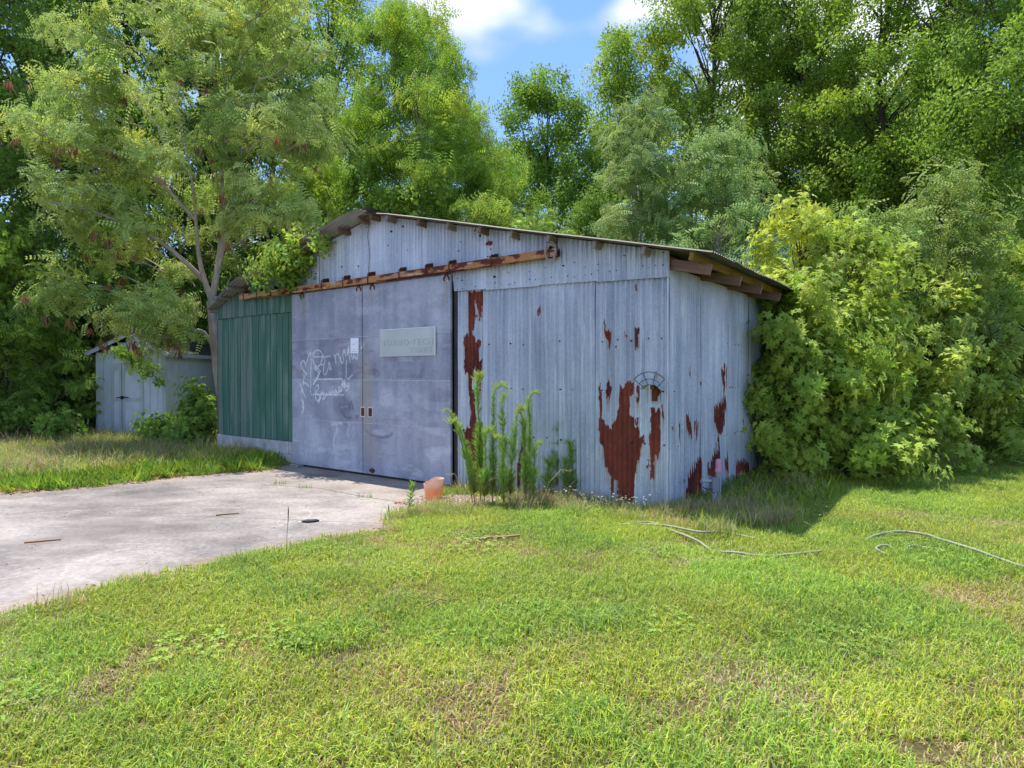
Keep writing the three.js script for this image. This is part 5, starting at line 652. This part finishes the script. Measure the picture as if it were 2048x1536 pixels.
{
  const r = rng(500), lists = {}; for (const k of Object.keys(TILE)) lists[k] = TILE[k].map(() => []);
  const put = (kind, x, z, s, c) => { const L = lists[kind]; L[Math.floor(r() * L.length)].push({ p: V(x, groundY(x, z), z), q: turnY(r() * 6.283), s: s * (0.85 + r() * 0.3), c }); };
  const step = 0.23; // mown lawn, as far as its blades can be told apart
  for (let z = -1.9; z > -17; z -= step) for (let x = -12; x < 14; x += step) {
    const X0 = x + (r() - 0.5) * step, Z0 = z + (r() - 0.5) * step, dep = -Z0; if (Math.abs(X0) > dep * 0.86 + 0.7) continue;
    const e = edgeDist(PAD, X0, Z0); if (e < -0.02 || inBarn(X0, Z0, -0.02) || inShed(X0, Z0)) continue;
    if (dep > 8.5 && r() < 0.25) continue;
    const bare = Math.hypot(X0 + 0.75, (Z0 + 8.0) * 1.2); if (bare < 0.62 + 0.3 * r()) continue;
    const [u, v] = toBarn(X0, Z0), m = fbm(X0 * 0.9 + 3, Z0 * 0.9, 4, 21), m2 = fbm(X0 * 1.7, Z0 * 1.7 + 9, 3, 22), lum = 0.68 + 0.62 * fbm(X0 * 1.9, Z0 * 1.9, 3, 25);
    const near = u > -1 && u < 3.4 && v > -0.7 && v < 0, sideStrip = u < 0 && u > -1.25 && v > -0.4 && v < 5, left = X0 < -4.4 && Z0 < -8.4;
    let spot = 0; for (const [sx, sz, sr] of [[-1.38, -3.73, 0.5], [-0.32, -3.25, 0.45], [1.95, -2.85, 0.8], [-2.5, -3.4, 0.5], [0.75, -3.3, 0.5], [3.6, -4.4, 0.7], [-1.0, -4.6, 0.5], [1.2, -2.6, 0.5], [4.3, -6.6, 0.7], [-0.2, -6.4, 0.5]]) spot = Math.max(spot, Math.exp(-((X0 - sx) ** 2 + (Z0 - sz) ** 2) / (sr * sr)));
    const dryness = sstep(0.55, 0.68, m) + spot * 1.05 + sstep(4.2, 2.4, dep) * 0.25 * (m2 > 0.45 ? 1 : 0) + (e < 0.35 ? 0.35 : 0);
    const tint = mix3([0.97, 1.0, 1.1], [1.18, 1.03, 1.1], sstep(0.3, 0.7, m2)); const c = tint.map((q) => q * lum);
    if (left) { const t = sstep(-8.6, -12, Z0 + X0 * 0.0); if (e < 0.75) { put('broad', X0, Z0, 1.0 + 0.3 * t, c); if (r() < 0.5) put('lush', X0, Z0, 1.1, c); } else if (dep < 15.8) { if (r() < 0.75) put('tall', X0, Z0, 0.8 + 0.55 * m2, c); if (r() < 0.16 + 0.22 * (m > 0.55)) put('straw', X0, Z0, 0.9 + 0.5 * r(), [c[0], c[1] * 0.97, c[2] * 0.9]); if (r() < 0.3) put('broad', X0, Z0, 1.2, c); } else if (r() < 0.4) put('lush', X0, Z0, 1.2, c); continue; }
    if (r() < clamp(dryness) * 0.6) put('dry', X0, Z0, 1, c); else put('lawn', X0, Z0, 1, c);
    if (m2 < 0.5 && m < 0.55 && r() < 0.5) put('lush', X0, Z0, 0.6 + 0.5 * r(), c); if (fbm(X0 * 1.3 + 50, Z0 * 1.3, 3, 77) > 0.58 && r() < 0.13) put('clover', X0, Z0, 0.6 + 0.5 * r(), c);
    if (near && r() < 0.75) put('tall', X0, Z0, 0.45 + 0.3 * r(), c); if (near && r() < 0.35) put('straw', X0, Z0, 0.5 + 0.3 * r(), c);
    if (sideStrip && r() < 0.7) put(r() < 0.7 ? 'tall' : 'straw', X0, Z0, 0.5 + 0.4 * r(), c); if (sideStrip && r() < 0.3) put('broad', X0, Z0, 1, c);
  }
  // ragged fringe along the apron and under the thicket
  for (let i = 0; i < PAD.length; i++) { if (i === 8 || i >= 16) continue; const a = PAD[i], b = PAD[(i + 1) % PAD.length], L = Math.hypot(b[0] - a[0], b[1] - a[1]); for (let k = 0; k < L / 0.09; k++) { const t = r(), o = 0.1 + (r() - 0.5) * 0.26, nx = (b[1] - a[1]) / L, nz = -(b[0] - a[0]) / L, sg = edgeDist(PAD, lerp(a[0], b[0], t) + nx * 0.05, lerp(a[1], b[1], t) + nz * 0.05) > 0 ? 1 : -1; const x = lerp(a[0], b[0], t) + nx * o * sg, z = lerp(a[1], b[1], t) + nz * o * sg; if (Math.hypot(x + 0.8, z + 8) < 0.45) continue; put(r() < 0.45 ? 'dry' : r() < 0.8 ? 'lush' : 'straw', x, z, 0.4 + r() * 0.35, [1.05, 1, 0.95]); } }
  for (let k = 0; k < 420; k++) { const p = lerp(1560, 2080, r()), d = 9.6 + ((p - 1560) / 520) * 2.6 + (r() - 0.3) * 0.9, x = X(p, d); if (inBarn(x, -d, 0.05)) continue; put(r() < 0.5 ? 'tall' : r() < 0.6 ? 'straw' : 'lush', x, -d, 0.45 + 0.4 * r(), [1, 1, 1]); }
  for (let k = 0; k < 34; k++) { const a = r() * 6.28, q = Math.sqrt(r()) * 0.42; put(r() < 0.55 ? 'straw' : 'tall', -1.02 + Math.cos(a) * q * 1.3 + 0.1, -7.35 + Math.sin(a) * q, 0.38 + 0.3 * r(), [1, 1, 0.95]); } // tuft in front of the bucket
  for (const [x, z, n] of [[2.35, -7.15, 22], [2.7, -6.7, 10], [0.3, -7.7, 16], [0.9, -7.8, 10]]) for (let k = 0; k < n; k++) put('straw', x + (r() - 0.5) * 0.8, z + (r() - 0.5) * 0.5, 0.55 + r() * 0.4, [1, 0.97, 0.92]);
  const names = { lawn: ['lawn_grass', 'short mown yellow-green lawn grass'], dry: ['dry_grass', 'patches of dry straw-coloured grass in the lawn'], lush: ['lush_grass', 'longer deep green tufts in the lawn'], tall: ['tall_grass', 'uncut tall grass along the walls and the shed'], straw: ['straw_grass', 'dead straw stalks among the uncut grass'], clover: ['clover', 'small dark clover leaves spread through the lawn'], broad: ['weeds', 'broad-leaved green weeds along the far edge of the concrete'] };
  for (const k of Object.keys(TILE)) lists[k].forEach((L, i) => { if (L.length) tag(inst(names[k][0], TILE[k][i], GRASS, L), names[k][1], 'grass', 'grass of the yard'); });
}
// ---------------------------------------------------------------- plants one can point at
function featherWeed(label, x, z, h, lean, seed, tip = 0.12) { // tall stem with thread-like leaves
  const r = rng(seed), t = thing('feather_weed', label, 'weed', [x, groundY(x, z) - 0.02, z], 0, 'tall feathery weeds in front of the corrugated wall'), f = new Faces();
  const cv = new THREE.CatmullRomCurve3([V(0, 0, 0), V(lean[0] * 0.2, h * 0.35, lean[1] * 0.2), V(lean[0] * 0.6, h * 0.72, lean[1] * 0.6), V(lean[0], h * 0.95, lean[1]), V(lean[0] + tip, h, lean[1] + 0.03), V(lean[0] + tip * 1.7, h * 0.97, lean[1] + 0.05)]);
  mesh('stem', limb(cv.getPoints(16), Array.from({ length: 17 }, (_, i) => 0.0075 * (1 - i / 20)), 5, false), std({ color: new THREE.Color(0.2, 0.2, 0.07), roughness: 0.9 }), t);
  const n = Math.round(h * 620), plume = 0.72 + r() * 0.45;
  for (let i = 0; i < n; i++) { const s = 0.12 + 0.88 * Math.pow(r(), 1.15), p = cv.getPointAt(s), a = r() * 6.283, L = (0.06 + r() * 0.09) * (1.15 - 0.4 * s) * plume * (0.4 + 1.1 * vn(s * 11, seed, 4)), up = 0.8 + r() * 1.2, k = vary(s < 0.3 ? mix3([0.36, 0.34, 0.08], [0.34, 0.50, 0.09], s * 3) : s > 0.85 ? [0.46, 0.58, 0.13] : [0.36, 0.54, 0.10], r, 0.28), d = V(Math.cos(a), up, Math.sin(a)).normalize(); f.leaf(p, d, rdir(r), L, 0.0038, k, 0.1); if (r() < 0.5) f.leaf(p.clone().addScaledVector(d, L * 0.5), V(Math.cos(a + 0.7), up * 0.6, Math.sin(a + 0.7)).normalize(), rdir(r), L * 0.6, 0.0036, k, 0.1); }
  mesh('foliage', f.geo(), NEEDLE, t).userData.kind = 'stuff'; return t;
}
[['feathery weed leaning left over the door edge', -0.5, -7.95, 1.2, [-0.27, 0.06], -0.06], ['leaning feathery weed next to the leftmost one', -0.46, -7.82, 1.05, [-0.2, 0.05], -0.06], ['tallest feathery weed in front of the rust strip', -0.4, -7.95, 1.62, [-0.04, 0.02], 0.04], ['bushy feathery weed low before the rust strip', -0.34, -7.72, 0.95, [0.02, 0.04], 0.06], ['tall feathery weed with nodding tip in the middle of the row', -0.24, -7.78, 1.5, [0.02, 0.0], 0.1], ['feathery weed leaning right behind the nodding one', -0.1, -7.7, 1.38, [-0.02, 0.0], 0.03], ['slim feathery weed left of the sheet seam', -0.03, -7.72, 1.22, [0.1, 0.0], 0.05], ['shorter feathery weed in the middle of the row', -0.1, -7.55, 0.9, [-0.03, 0.05], -0.05], ['tall feathery weed standing before the sheet seam', 0.22, -7.85, 1.42, [0.0, 0], 0.07], ['feathery weed beside the one at the sheet seam', 0.17, -7.72, 1.18, [-0.04, 0], -0.04], ['low bright feathery weed right of the sheet seam', 0.26, -7.65, 0.8, [0.02, 0.02], 0.05], ['small bushy feathery weed near the wall foot', 0.46, -8.0, 0.5, [0.02, 0], 0.02], ['dark slim feathery weed close to the wall', 0.58, -8.2, 0.98, [0.02, 0], 0.06], ['rightmost feathery weed with bent tip', 0.78, -8.0, 0.78, [-0.04, 0], -0.05], ['feathery weed left of the rightmost one', 0.7, -8.02, 0.55, [-0.02, 0], -0.02]]
  .forEach(([l, x, z, h, lean, tip], i) => featherWeed(l, x, z, h, lean, 700 + i, tip));
{ const r = rng(790), P = [[-0.2, -7.6, 0.55, 0.18], [0.02, -7.62, 0.4, -0.2], [0.36, -7.7, 0.5, 0.24], [-0.55, -7.7, 0.45, -0.16], [0.62, -7.85, 0.36, 0.2]]; // dead stalks that lean through the weeds
  P.forEach(([x, z, h, b], i) => { const o = thing('dead_stalk', ['dead straw stalk leaning right in the middle of the feathery weeds', 'short dead stalk leaning left among the feathery weeds', 'dead straw stalk leaning right at the sheet seam', 'dead stalk leaning left beside the gravel', 'dead bent stalk right of the feathery weeds'][i], 'grass stalk', [x, groundY(x, z) - 0.01, z]); mesh('stem', limb([V(0, 0, 0), V(b * 0.35, h * 0.6, 0.02), V(b, h * 0.95, 0.03), V(b * 1.5, h * 0.9, 0.05)], [0.0035, 0.003, 0.0024, 0.0015], 5), std({ color: 0xcdb98c, roughness: 1 }), o); const f = new Faces(); for (let k = 0; k < 14; k++) f.leaf(V(b * (1 + 0.5 * r()), h * (0.9 + 0.06 * r()), 0.04), V(b + (r() - 0.5) * 0.4, 0.3 - r() * 0.6, r() - 0.5).normalize(), rdir(r), 0.03 + r() * 0.03, 0.004, [0.5, 0.42, 0.26]); mesh('seed_head', f.geo(), GRASS, o); }); }
// a leafy weed by the bucket and two thin seed stalks at the edge of the concrete
{ const r = rng(801), t = thing('weed_stalk', 'single leafy weed standing just left of the bucket', 'weed', [-1.2, groundY(-1.2, -7.2) - 0.02, -7.2]); mesh('stem', limb(wob(V(0, 0, 0), V(0.06, 0.42, 0), 5, r, 0.03), [5, 5, 4, 4, 3, 2].map((q) => q * 0.001), 5), std({ color: 0x7f8a4a, roughness: 0.9 }), t);
  const f = new Faces(); for (let i = 0; i < 34; i++) { const s = 0.35 + 0.65 * (i / 34), a = i * 2.4; f.leaf(V(0.06 * s, 0.42 * s, 0), V(Math.cos(a), 0.5 + s * 0.6, Math.sin(a)).normalize(), V(0, 1, 0.3), 0.06 + r() * 0.05, 0.02, vary(gk.green, r)); } mesh('leaves', f.geo(), LEAF, t);
  for (const [l, x, z, h, b] of [['thin seed stalk rising from the lawn edge before the concrete', -2.0, -5.55, 0.42, 0.02], ['short thin stalk left of the leafy weed', -1.35, -6.95, 0.24, -0.02], ['dead curved straw stem beside the thin seed stalk', -2.15, -5.6, 0.3, 0.3]]) { const o = thing('seed_stalk', l, 'grass stalk', [x, groundY(x, z) - 0.02, z]); mesh('stem', limb([V(0, 0, 0), V(b * 0.3, h * 0.5, 0), V(b, h, 0)], [0.003, 0.0028, 0.0018], 4), std({ color: b > 0.1 ? 0xc9b88c : 0x6d6a3c, roughness: 1 }), o); if (b < 0.1) mesh('seed_head', limb([V(b * 0.85, h * 0.78, 0), V(b, h, 0), V(b, h * 1.12, 0)], [0.003, 0.006, 0.002], 5), std({ color: 0x6a5a3a, roughness: 1 }), o); }
}
// coarse blades at the very front
{ const r = rng(811); for (const [l, x, z, n] of [['clump of wide pale grass blades at the bottom of the view', -0.62, -2.72, 16], ['second clump of wide blades at the bottom of the view', -0.28, -2.6, 9], ['tuft of wide blue-green blades in the middle of the lawn', 0.55, -4.0, 26]]) { const f = new Faces(); for (let i = 0; i < n; i++) f.blade((r() - 0.5) * 0.3, (r() - 0.5) * 0.16, 0.1 + r() * 0.1, 0.009, 0.06 + r() * 0.12, r() * 6.3, vary([0.24, 0.36, 0.09], r)); const o = mesh('grass_clump', f.geo(), GRASS); o.position.set(x, groundY(x, z), z); tag(o, l, 'grass clump'); } }
// white flower heads by the wall foot, litter and gravel
{ const r = rng(821), f = new Faces(); f.blade(0, 0, 0.2, 0.003, 0.03, 1, [0.12, 0.18, 0.05]); f.blade(0, 0, 0.16, 0.003, 0.05, 3, [0.12, 0.18, 0.05]); for (let i = 0; i < 10; i++) { const a = i * 0.628; f.leaf(V(0.016, 0.2, 0.026), V(Math.cos(a), 0.15, Math.sin(a)).normalize(), Yax, 0.012, 0.006, [0.75, 0.75, 0.7]); }
  const L = []; for (let i = 0; i < 120; i++) { const u = 0.05 + r() * 1.5, p = bld(u, 0, -0.12 - r() * 0.5); L.push({ p: p.setY(groundY(p.x, p.z)), q: turnY(r() * 6), s: 0.6 + r() * 0.7, c: [1, 1, 1] }); } for (let i = 0; i < 30; i++) { const x = 2.5 + r() * 1.6, z = -7.2 + r() * 1.2; L.push({ p: V(x, groundY(x, z), z), q: turnY(r() * 6), s: 0.5 + r() * 0.4, c: [1, 1, 0.9] }); }
  tag(inst('wildflowers', f.geo(), GRASS, L), 'small white wildflowers along the foot of the corrugated wall', 'wildflowers');
  const st = new THREE.IcosahedronGeometry(0.011, 0), sp = st.attributes.position; for (let i = 0; i < sp.count; i++) sp.setXYZ(i, sp.getX(i) * 1.2, sp.getY(i) * 0.6, sp.getZ(i)); st.computeVertexNormals();
  const GL = []; for (let i = 0; i < 1900; i++) { const a = r() * 6.28, q = Math.sqrt(r()) * 0.75, x = -0.78 + Math.cos(a) * q * 0.95, z = -7.95 + Math.sin(a) * q; if (inBarn(x, z, 0.02)) continue; GL.push({ p: V(x, (edgeDist(PAD, x, z) < 0 ? -0.033 : groundY(x, z) + 0.004), z), q: aim(rdir(r), r() * 6), s: 0.4 + r() * 1.1, c: vary([0.42, 0.33, 0.28], r, 0.35) }); }
  tag(inst('gravel', st, std({ roughness: 1 }), GL), 'pinkish gravel and dirt beside the bucket', 'gravel');
  const lf = new Faces(); lf.leaf(V(0, 0, 0), V(1, 0, 0), V(0, 1, 0.2), 0.045, 0.018, one, 0.3);
  const LL = []; for (let i = 0; i < 1500; i++) { const k = Math.floor(r() * 16), a = PAD[k], b = PAD[k + 1]; if (k === 8) continue; const t = r(), x = lerp(a[0], b[0], t) + (r() - 0.5) * 0.5, z = lerp(a[1], b[1], t) + (r() - 0.5) * 0.5, e = edgeDist(PAD, x, z); if (inBarn(x, z, 0.02)) continue; LL.push({ p: V(x, (e < 0 ? -0.031 : groundY(x, z) + 0.006), z), q: turnY(r() * 6.28), s: 0.5 + r() * 0.9, c: vary([0.30, 0.19, 0.11], r, 0.4) }); }
  for (let i = 0; i < 240; i++) { const x = -7 + r() * 6, z = -10.5 + r() * 6; if (edgeDist(PAD, x, z) < -0.1) LL.push({ p: V(x, -0.031, z), q: turnY(r() * 6.28), s: 0.25 + r() * 0.5, c: vary([0.32, 0.24, 0.17], r, 0.5) }); }
  tag(inst('leaf_litter', lf.geo(), std({ vertexColors: true, roughness: 1, side: THREE.DoubleSide }), LL), 'scattered dead leaves and crumbs along the edges of the concrete', 'leaf litter'); }
// small grass tufts in the crack
for (const [l, x, z] of [['tiny grass tuft in the concrete crack nearer the planks', -3.0, -9.1], ['tiny grass tuft in the concrete crack nearer the bucket', -1.98, -8.42], ['tiny grass tuft at the far edge of the concrete', -3.5, -9.45]]) { const r = rng(Math.round(x * 100) + 999), f = new Faces(); for (let i = 0; i < 36; i++) f.blade((r() - 0.5) * 0.2, (r() - 0.5) * 0.06, 0.03 + r() * 0.06, 0.005, 0.04 * r(), r() * 6.3, vary(gk.green, r)); const o = mesh('grass_tuft', f.geo(), GRASS); o.position.set(x, -0.036, z); tag(o, l, 'grass tuft'); }
// ---------------------------------------------------------------- bucket
{ const b = thing('bucket', 'faded orange plastic bucket with a broken rim near the door', 'bucket', [-1.03, -0.035, -8.25], 0.5), H = 0.28, R = (y) => 0.108 + 0.032 * (y / H), n = 40, pos = [], idx = [], rim = (a) => H * (1 - 0.24 * sstep(-0.2, 0.9, Math.cos(a - 3.55)) * (0.9 + 0.1 * Math.sin(a * 7)));
  const shell = (off, flip) => { const o = pos.length / 3; for (let j = 0; j <= 8; j++) for (let i = 0; i <= n; i++) { const a = (i / n) * 6.28319, y = (rim(a) * j) / 8, q = R(y) + off; pos.push(Math.cos(a) * q, y + 0.001, Math.sin(a) * q); if (i < n && j < 8) { const p = o + j * (n + 1) + i; flip ? idx.push(p, p + 1, p + n + 1, p + 1, p + n + 2, p + n + 1) : idx.push(p, p + n + 1, p + 1, p + 1, p + n + 1, p + n + 2); } } return o; };
  const o1 = shell(0, false), o2 = shell(-0.004, true); for (let i = 0; i < n; i++) { const p = o1 + 8 * (n + 1) + i, q = o2 + 8 * (n + 1) + i; idx.push(p, q, p + 1, p + 1, q, q + 1); }
  const g = new THREE.BufferGeometry(); g.setAttribute('position', new THREE.Float32BufferAttribute(pos, 3)); g.setIndex(idx); const uv = []; for (let i = 0; i < pos.length / 3; i++) uv.push(Math.atan2(pos[i * 3 + 2], pos[i * 3]) / 6.283, pos[i * 3 + 1] / H); g.setAttribute('uv', new THREE.Float32BufferAttribute(uv, 2)); g.computeVertexNormals();
  const bt = tex(256, 256, (x, y) => { const n2 = fbm(x / 30, y / 30, 4, 3), v = y / 256, sc = sstep(0.6, 0.75, fbm(x / 60, y / 12, 3, 6)); const wash = sstep(0.15, 0.9, v + (n2 - 0.5) * 0.5); return mix3(mix3([0.96, 0.62, 0.37], [0.97, 0.86, 0.76], wash), [0.94, 0.87, 0.80], sc * 0.4); });
  mesh('shell', g, new THREE.MeshPhysicalMaterial({ map: bt, roughness: 0.75, transmission: 0.25, thickness: 0, side: THREE.DoubleSide }), b); mesh('base', new THREE.CylinderGeometry(0.107, 0.107, 0.006, 32).translate(0, 0.004, 0), std({ color: 0xb9683a, roughness: 0.8 }), b);
  mesh('bail_wire', wire([V(-0.132, 0.18, 0.03), V(-0.068, 0.16, 0.13), V(0.02, 0.175, 0.142), V(0.115, 0.2, 0.082)], 0.002, 5), std({ color: 0xb8a89a, roughness: 0.6 }), b); }
// ---------------------------------------------------------------- electrical stub and capped pipe
{ const e = thing('electrical_stub', 'grey conduit with small junction box standing by the side wall', 'electrical box', [2.42, 0, -7.5], 0.35), gm = std({ color: 0x9aa0a4, roughness: 0.55 }), g2 = std({ color: 0x7d8286, roughness: 0.6 });
  mesh('conduit', [new THREE.CylinderGeometry(0.024, 0.024, 0.24, 14).translate(0, 0.09, 0), new THREE.CylinderGeometry(0.03, 0.03, 0.05, 14).translate(0, 0.19, 0)], gm, e);
  const bx = mesh('junction_box', new RoundedBoxGeometry(0.1, 0.17, 0.075, 2, 0.008).translate(0, 0.295, 0), g2, e); mesh('cover', new RoundedBoxGeometry(0.012, 0.185, 0.088, 1, 0.004).translate(0.057, 0.295, 0), gm, bx);
  mesh('side_conduit', [new THREE.CylinderGeometry(0.021, 0.021, 0.13, 14).rotateZ(Math.PI / 2).translate(-0.112, 0.345, 0), new THREE.CylinderGeometry(0.026, 0.026, 0.022, 14).rotateZ(Math.PI / 2).translate(-0.172, 0.345, 0)], gm, e); mesh('wire', wire([V(-0.17, 0.28, 0.0), V(-0.13, 0.255, 0.02), V(-0.06, 0.25, 0.03), V(-0.02, 0.19, 0.025)], 0.005, 5), matDark, e);
  const p = thing('water_pipe', 'upright pipe with a faded pink cap beside the junction box', 'pipe', [2.475, 0, -7.53]); mesh('pipe', new THREE.CylinderGeometry(0.031, 0.031, 0.48, 16).translate(0, 0.21, 0), std({ color: 0x8a9490, roughness: 0.6 }), p);
  mesh('cap', new THREE.LatheGeometry([[0.001, 0.6], [0.02, 0.598], [0.03, 0.58], [0.033, 0.54], [0.03, 0.5], [0.036, 0.48], [0.039, 0.45], [0.036, 0.44]].map(([x, y]) => new THREE.Vector2(x, y)), 18), std({ color: 0xd48aa6, roughness: 0.75 }), p); mesh('band', new THREE.CylinderGeometry(0.037, 0.037, 0.008, 18).translate(0, 0.447, 0), matDark, p); }
// ---------------------------------------------------------------- garden hoses
{ const hm = std({ map: tex(256, 64, (x, y) => { const n = fbm(x / 12, y / 12, 3, 5); return mix3([0.42, 0.44, 0.35], [0.60, 0.61, 0.52], n); }), roughness: 0.7 }), lay = (L, y = 0.03) => L.map(([x, z, h], i) => V(x, groundY(x, z) + ((h ?? y) * 0.95 + 0.012 * Math.sin(i * 1.7 + x * 9)), z));
  tag(mesh('garden_hose', [wire(lay([[-0.13, -6.66], [0.29, -6.55], [0.82, -6.6, 0.01], [1.2, -6.64, 0.025], [1.47, -6.66], [1.6, -6.5], [1.69, -6.15, 0.05], [1.76, -5.9, 0.055], [1.84, -5.72], [1.98, -5.58], [2.19, -5.52], [2.45, -5.5], [2.74, -5.55]]), 0.012, 8, false, 120)], hm), 'pale garden hose lying along the lawn before the barn corner', 'garden hose');
  tag(mesh('garden_hose', wire(lay([[1.3, -6.68], [1.6, -6.52, 0.05], [1.86, -6.19, 0.06], [2.1, -6.3, 0.05], [2.35, -6.05, 0.03], [1.78, -6.12, 0.07], [1.95, -6.25, 0.05]].slice(0, 5)), 0.011, 8, false, 60), hm), 'pale hose branching into the shade of the barn corner', 'garden hose');
  tag(mesh('garden_hose', wire(lay([[3.35, -5.98, 0.02], [3.49, -6.06], [3.84, -6.21, 0.05], [4.02, -6.09, 0.06], [4.05, -5.95, 0.06], [4.08, -5.5, 0.055], [4.17, -5.12, 0.05], [4.4, -4.6, 0.04]]), 0.0125, 8, false, 90), hm), 'long curved piece of pale hose at the right of the lawn', 'garden hose');
  tag(mesh('garden_hose', wire(lay([[3.3, -5.48, 0.03], [3.27, -5.62, 0.05], [3.4, -5.68, 0.05], [3.5, -5.6, 0.01], [3.6, -5.66, 0.045], [3.74, -5.63, 0.06], [3.8, -5.52, 0.05], [3.76, -5.4, 0.01]]), 0.011, 8, false, 80), hm), 'short hooked end of pale hose inside the long curved piece', 'garden hose'); }
// ---------------------------------------------------------------- sticks and scraps
{ const r = rng(901), w1 = std({ map: barkA, color: 0xe0c8a4, roughness: 0.95 }), place = (name, label, cat, pts, rad, m) => tag(mesh(name, limb(pts.map(([x, y, z]) => V(x, y, z)), pts.map((_, i) => rad * (1 - 0.4 * i / pts.length)), 6), m), label, cat);
  place('stick', 'broken brown branch lying on the lawn below the weeds', 'stick', [[-0.32, 0.03, -6.0], [-0.2, 0.045, -6.03], [-0.1, 0.035, -6.07], [0.08, 0.04, -6.12]], 0.014, w1);
  place('stick', 'small forked grey twig lying on the near lawn', 'stick', [[-0.58, 0.035, -4.25], [-0.5, 0.055, -4.33], [-0.46, 0.04, -4.34], [-0.4, 0.05, -4.4]], 0.006, w1);
  place('stick', 'thin orange-brown stick lying on the concrete at left', 'stick', [[-4.75, -0.026, -6.1], [-4.6, -0.026, -6.17], [-4.48, -0.026, -6.22]], 0.01, std({ color: 0xa0714a, roughness: 0.9 }));
  place('stick', 'short pale twig lying in the middle of the concrete', 'stick', [[-3.45, -0.026, -7.3], [-3.33, -0.026, -7.37], [-3.22, -0.026, -7.4]], 0.009, w1);
  place('stick', 'pale wood chip on the concrete near the bucket', 'stick', [[-1.5, -0.024, -8.0], [-1.43, -0.024, -8.02], [-1.36, -0.024, -8.0]], 0.012, std({ color: 0xb07a55, roughness: 0.9 }));
  const s = thing('flat_scrap', 'torn black scrap lying flat on the concrete', 'scrap', [-2.26, -0.034, -7.0], 0.2); s.scale.set(0.62, 1, 0.62); const sh = new THREE.Shape(); [[-0.14, -0.03], [-0.02, -0.085], [0.1, -0.06], [0.16, 0.0], [0.09, 0.02], [0.12, 0.07], [0.0, 0.06], [-0.06, 0.085], [-0.07, 0.03]].forEach(([x, y], i) => (i ? sh.lineTo(x, y) : sh.moveTo(x, y)));
  const g = new THREE.ExtrudeGeometry(sh, { depth: 0.012, bevelEnabled: true, bevelSize: 0.004, bevelThickness: 0.003, bevelSegments: 1 }); g.rotateX(-Math.PI / 2); g.translate(0, 0.004, 0); mesh('sheet', g, std({ color: 0x15151a, roughness: 0.7 }), s); mesh('torn_edge', [box(-0.19, -0.12, 0.0, 0.008, -0.02, 0.05, 0.002), box(0.12, 0.2, 0.0, 0.007, -0.03, 0.0, 0.002)], std({ color: 0xcfcac2, roughness: 0.9 }), s);
  const t = mesh('threshold_plank', box(-0.13, 0.13, 0, 0.035, -0.06, 0.06, 0.004), matGreyWood); t.position.copy(bld(6.93, -0.034, -0.17)); t.rotation.y = BARN_TURN; tag(t, 'grey offcut of board under the left corner of the door', 'plank');
  void r; }

renderer.render(scene, camera);
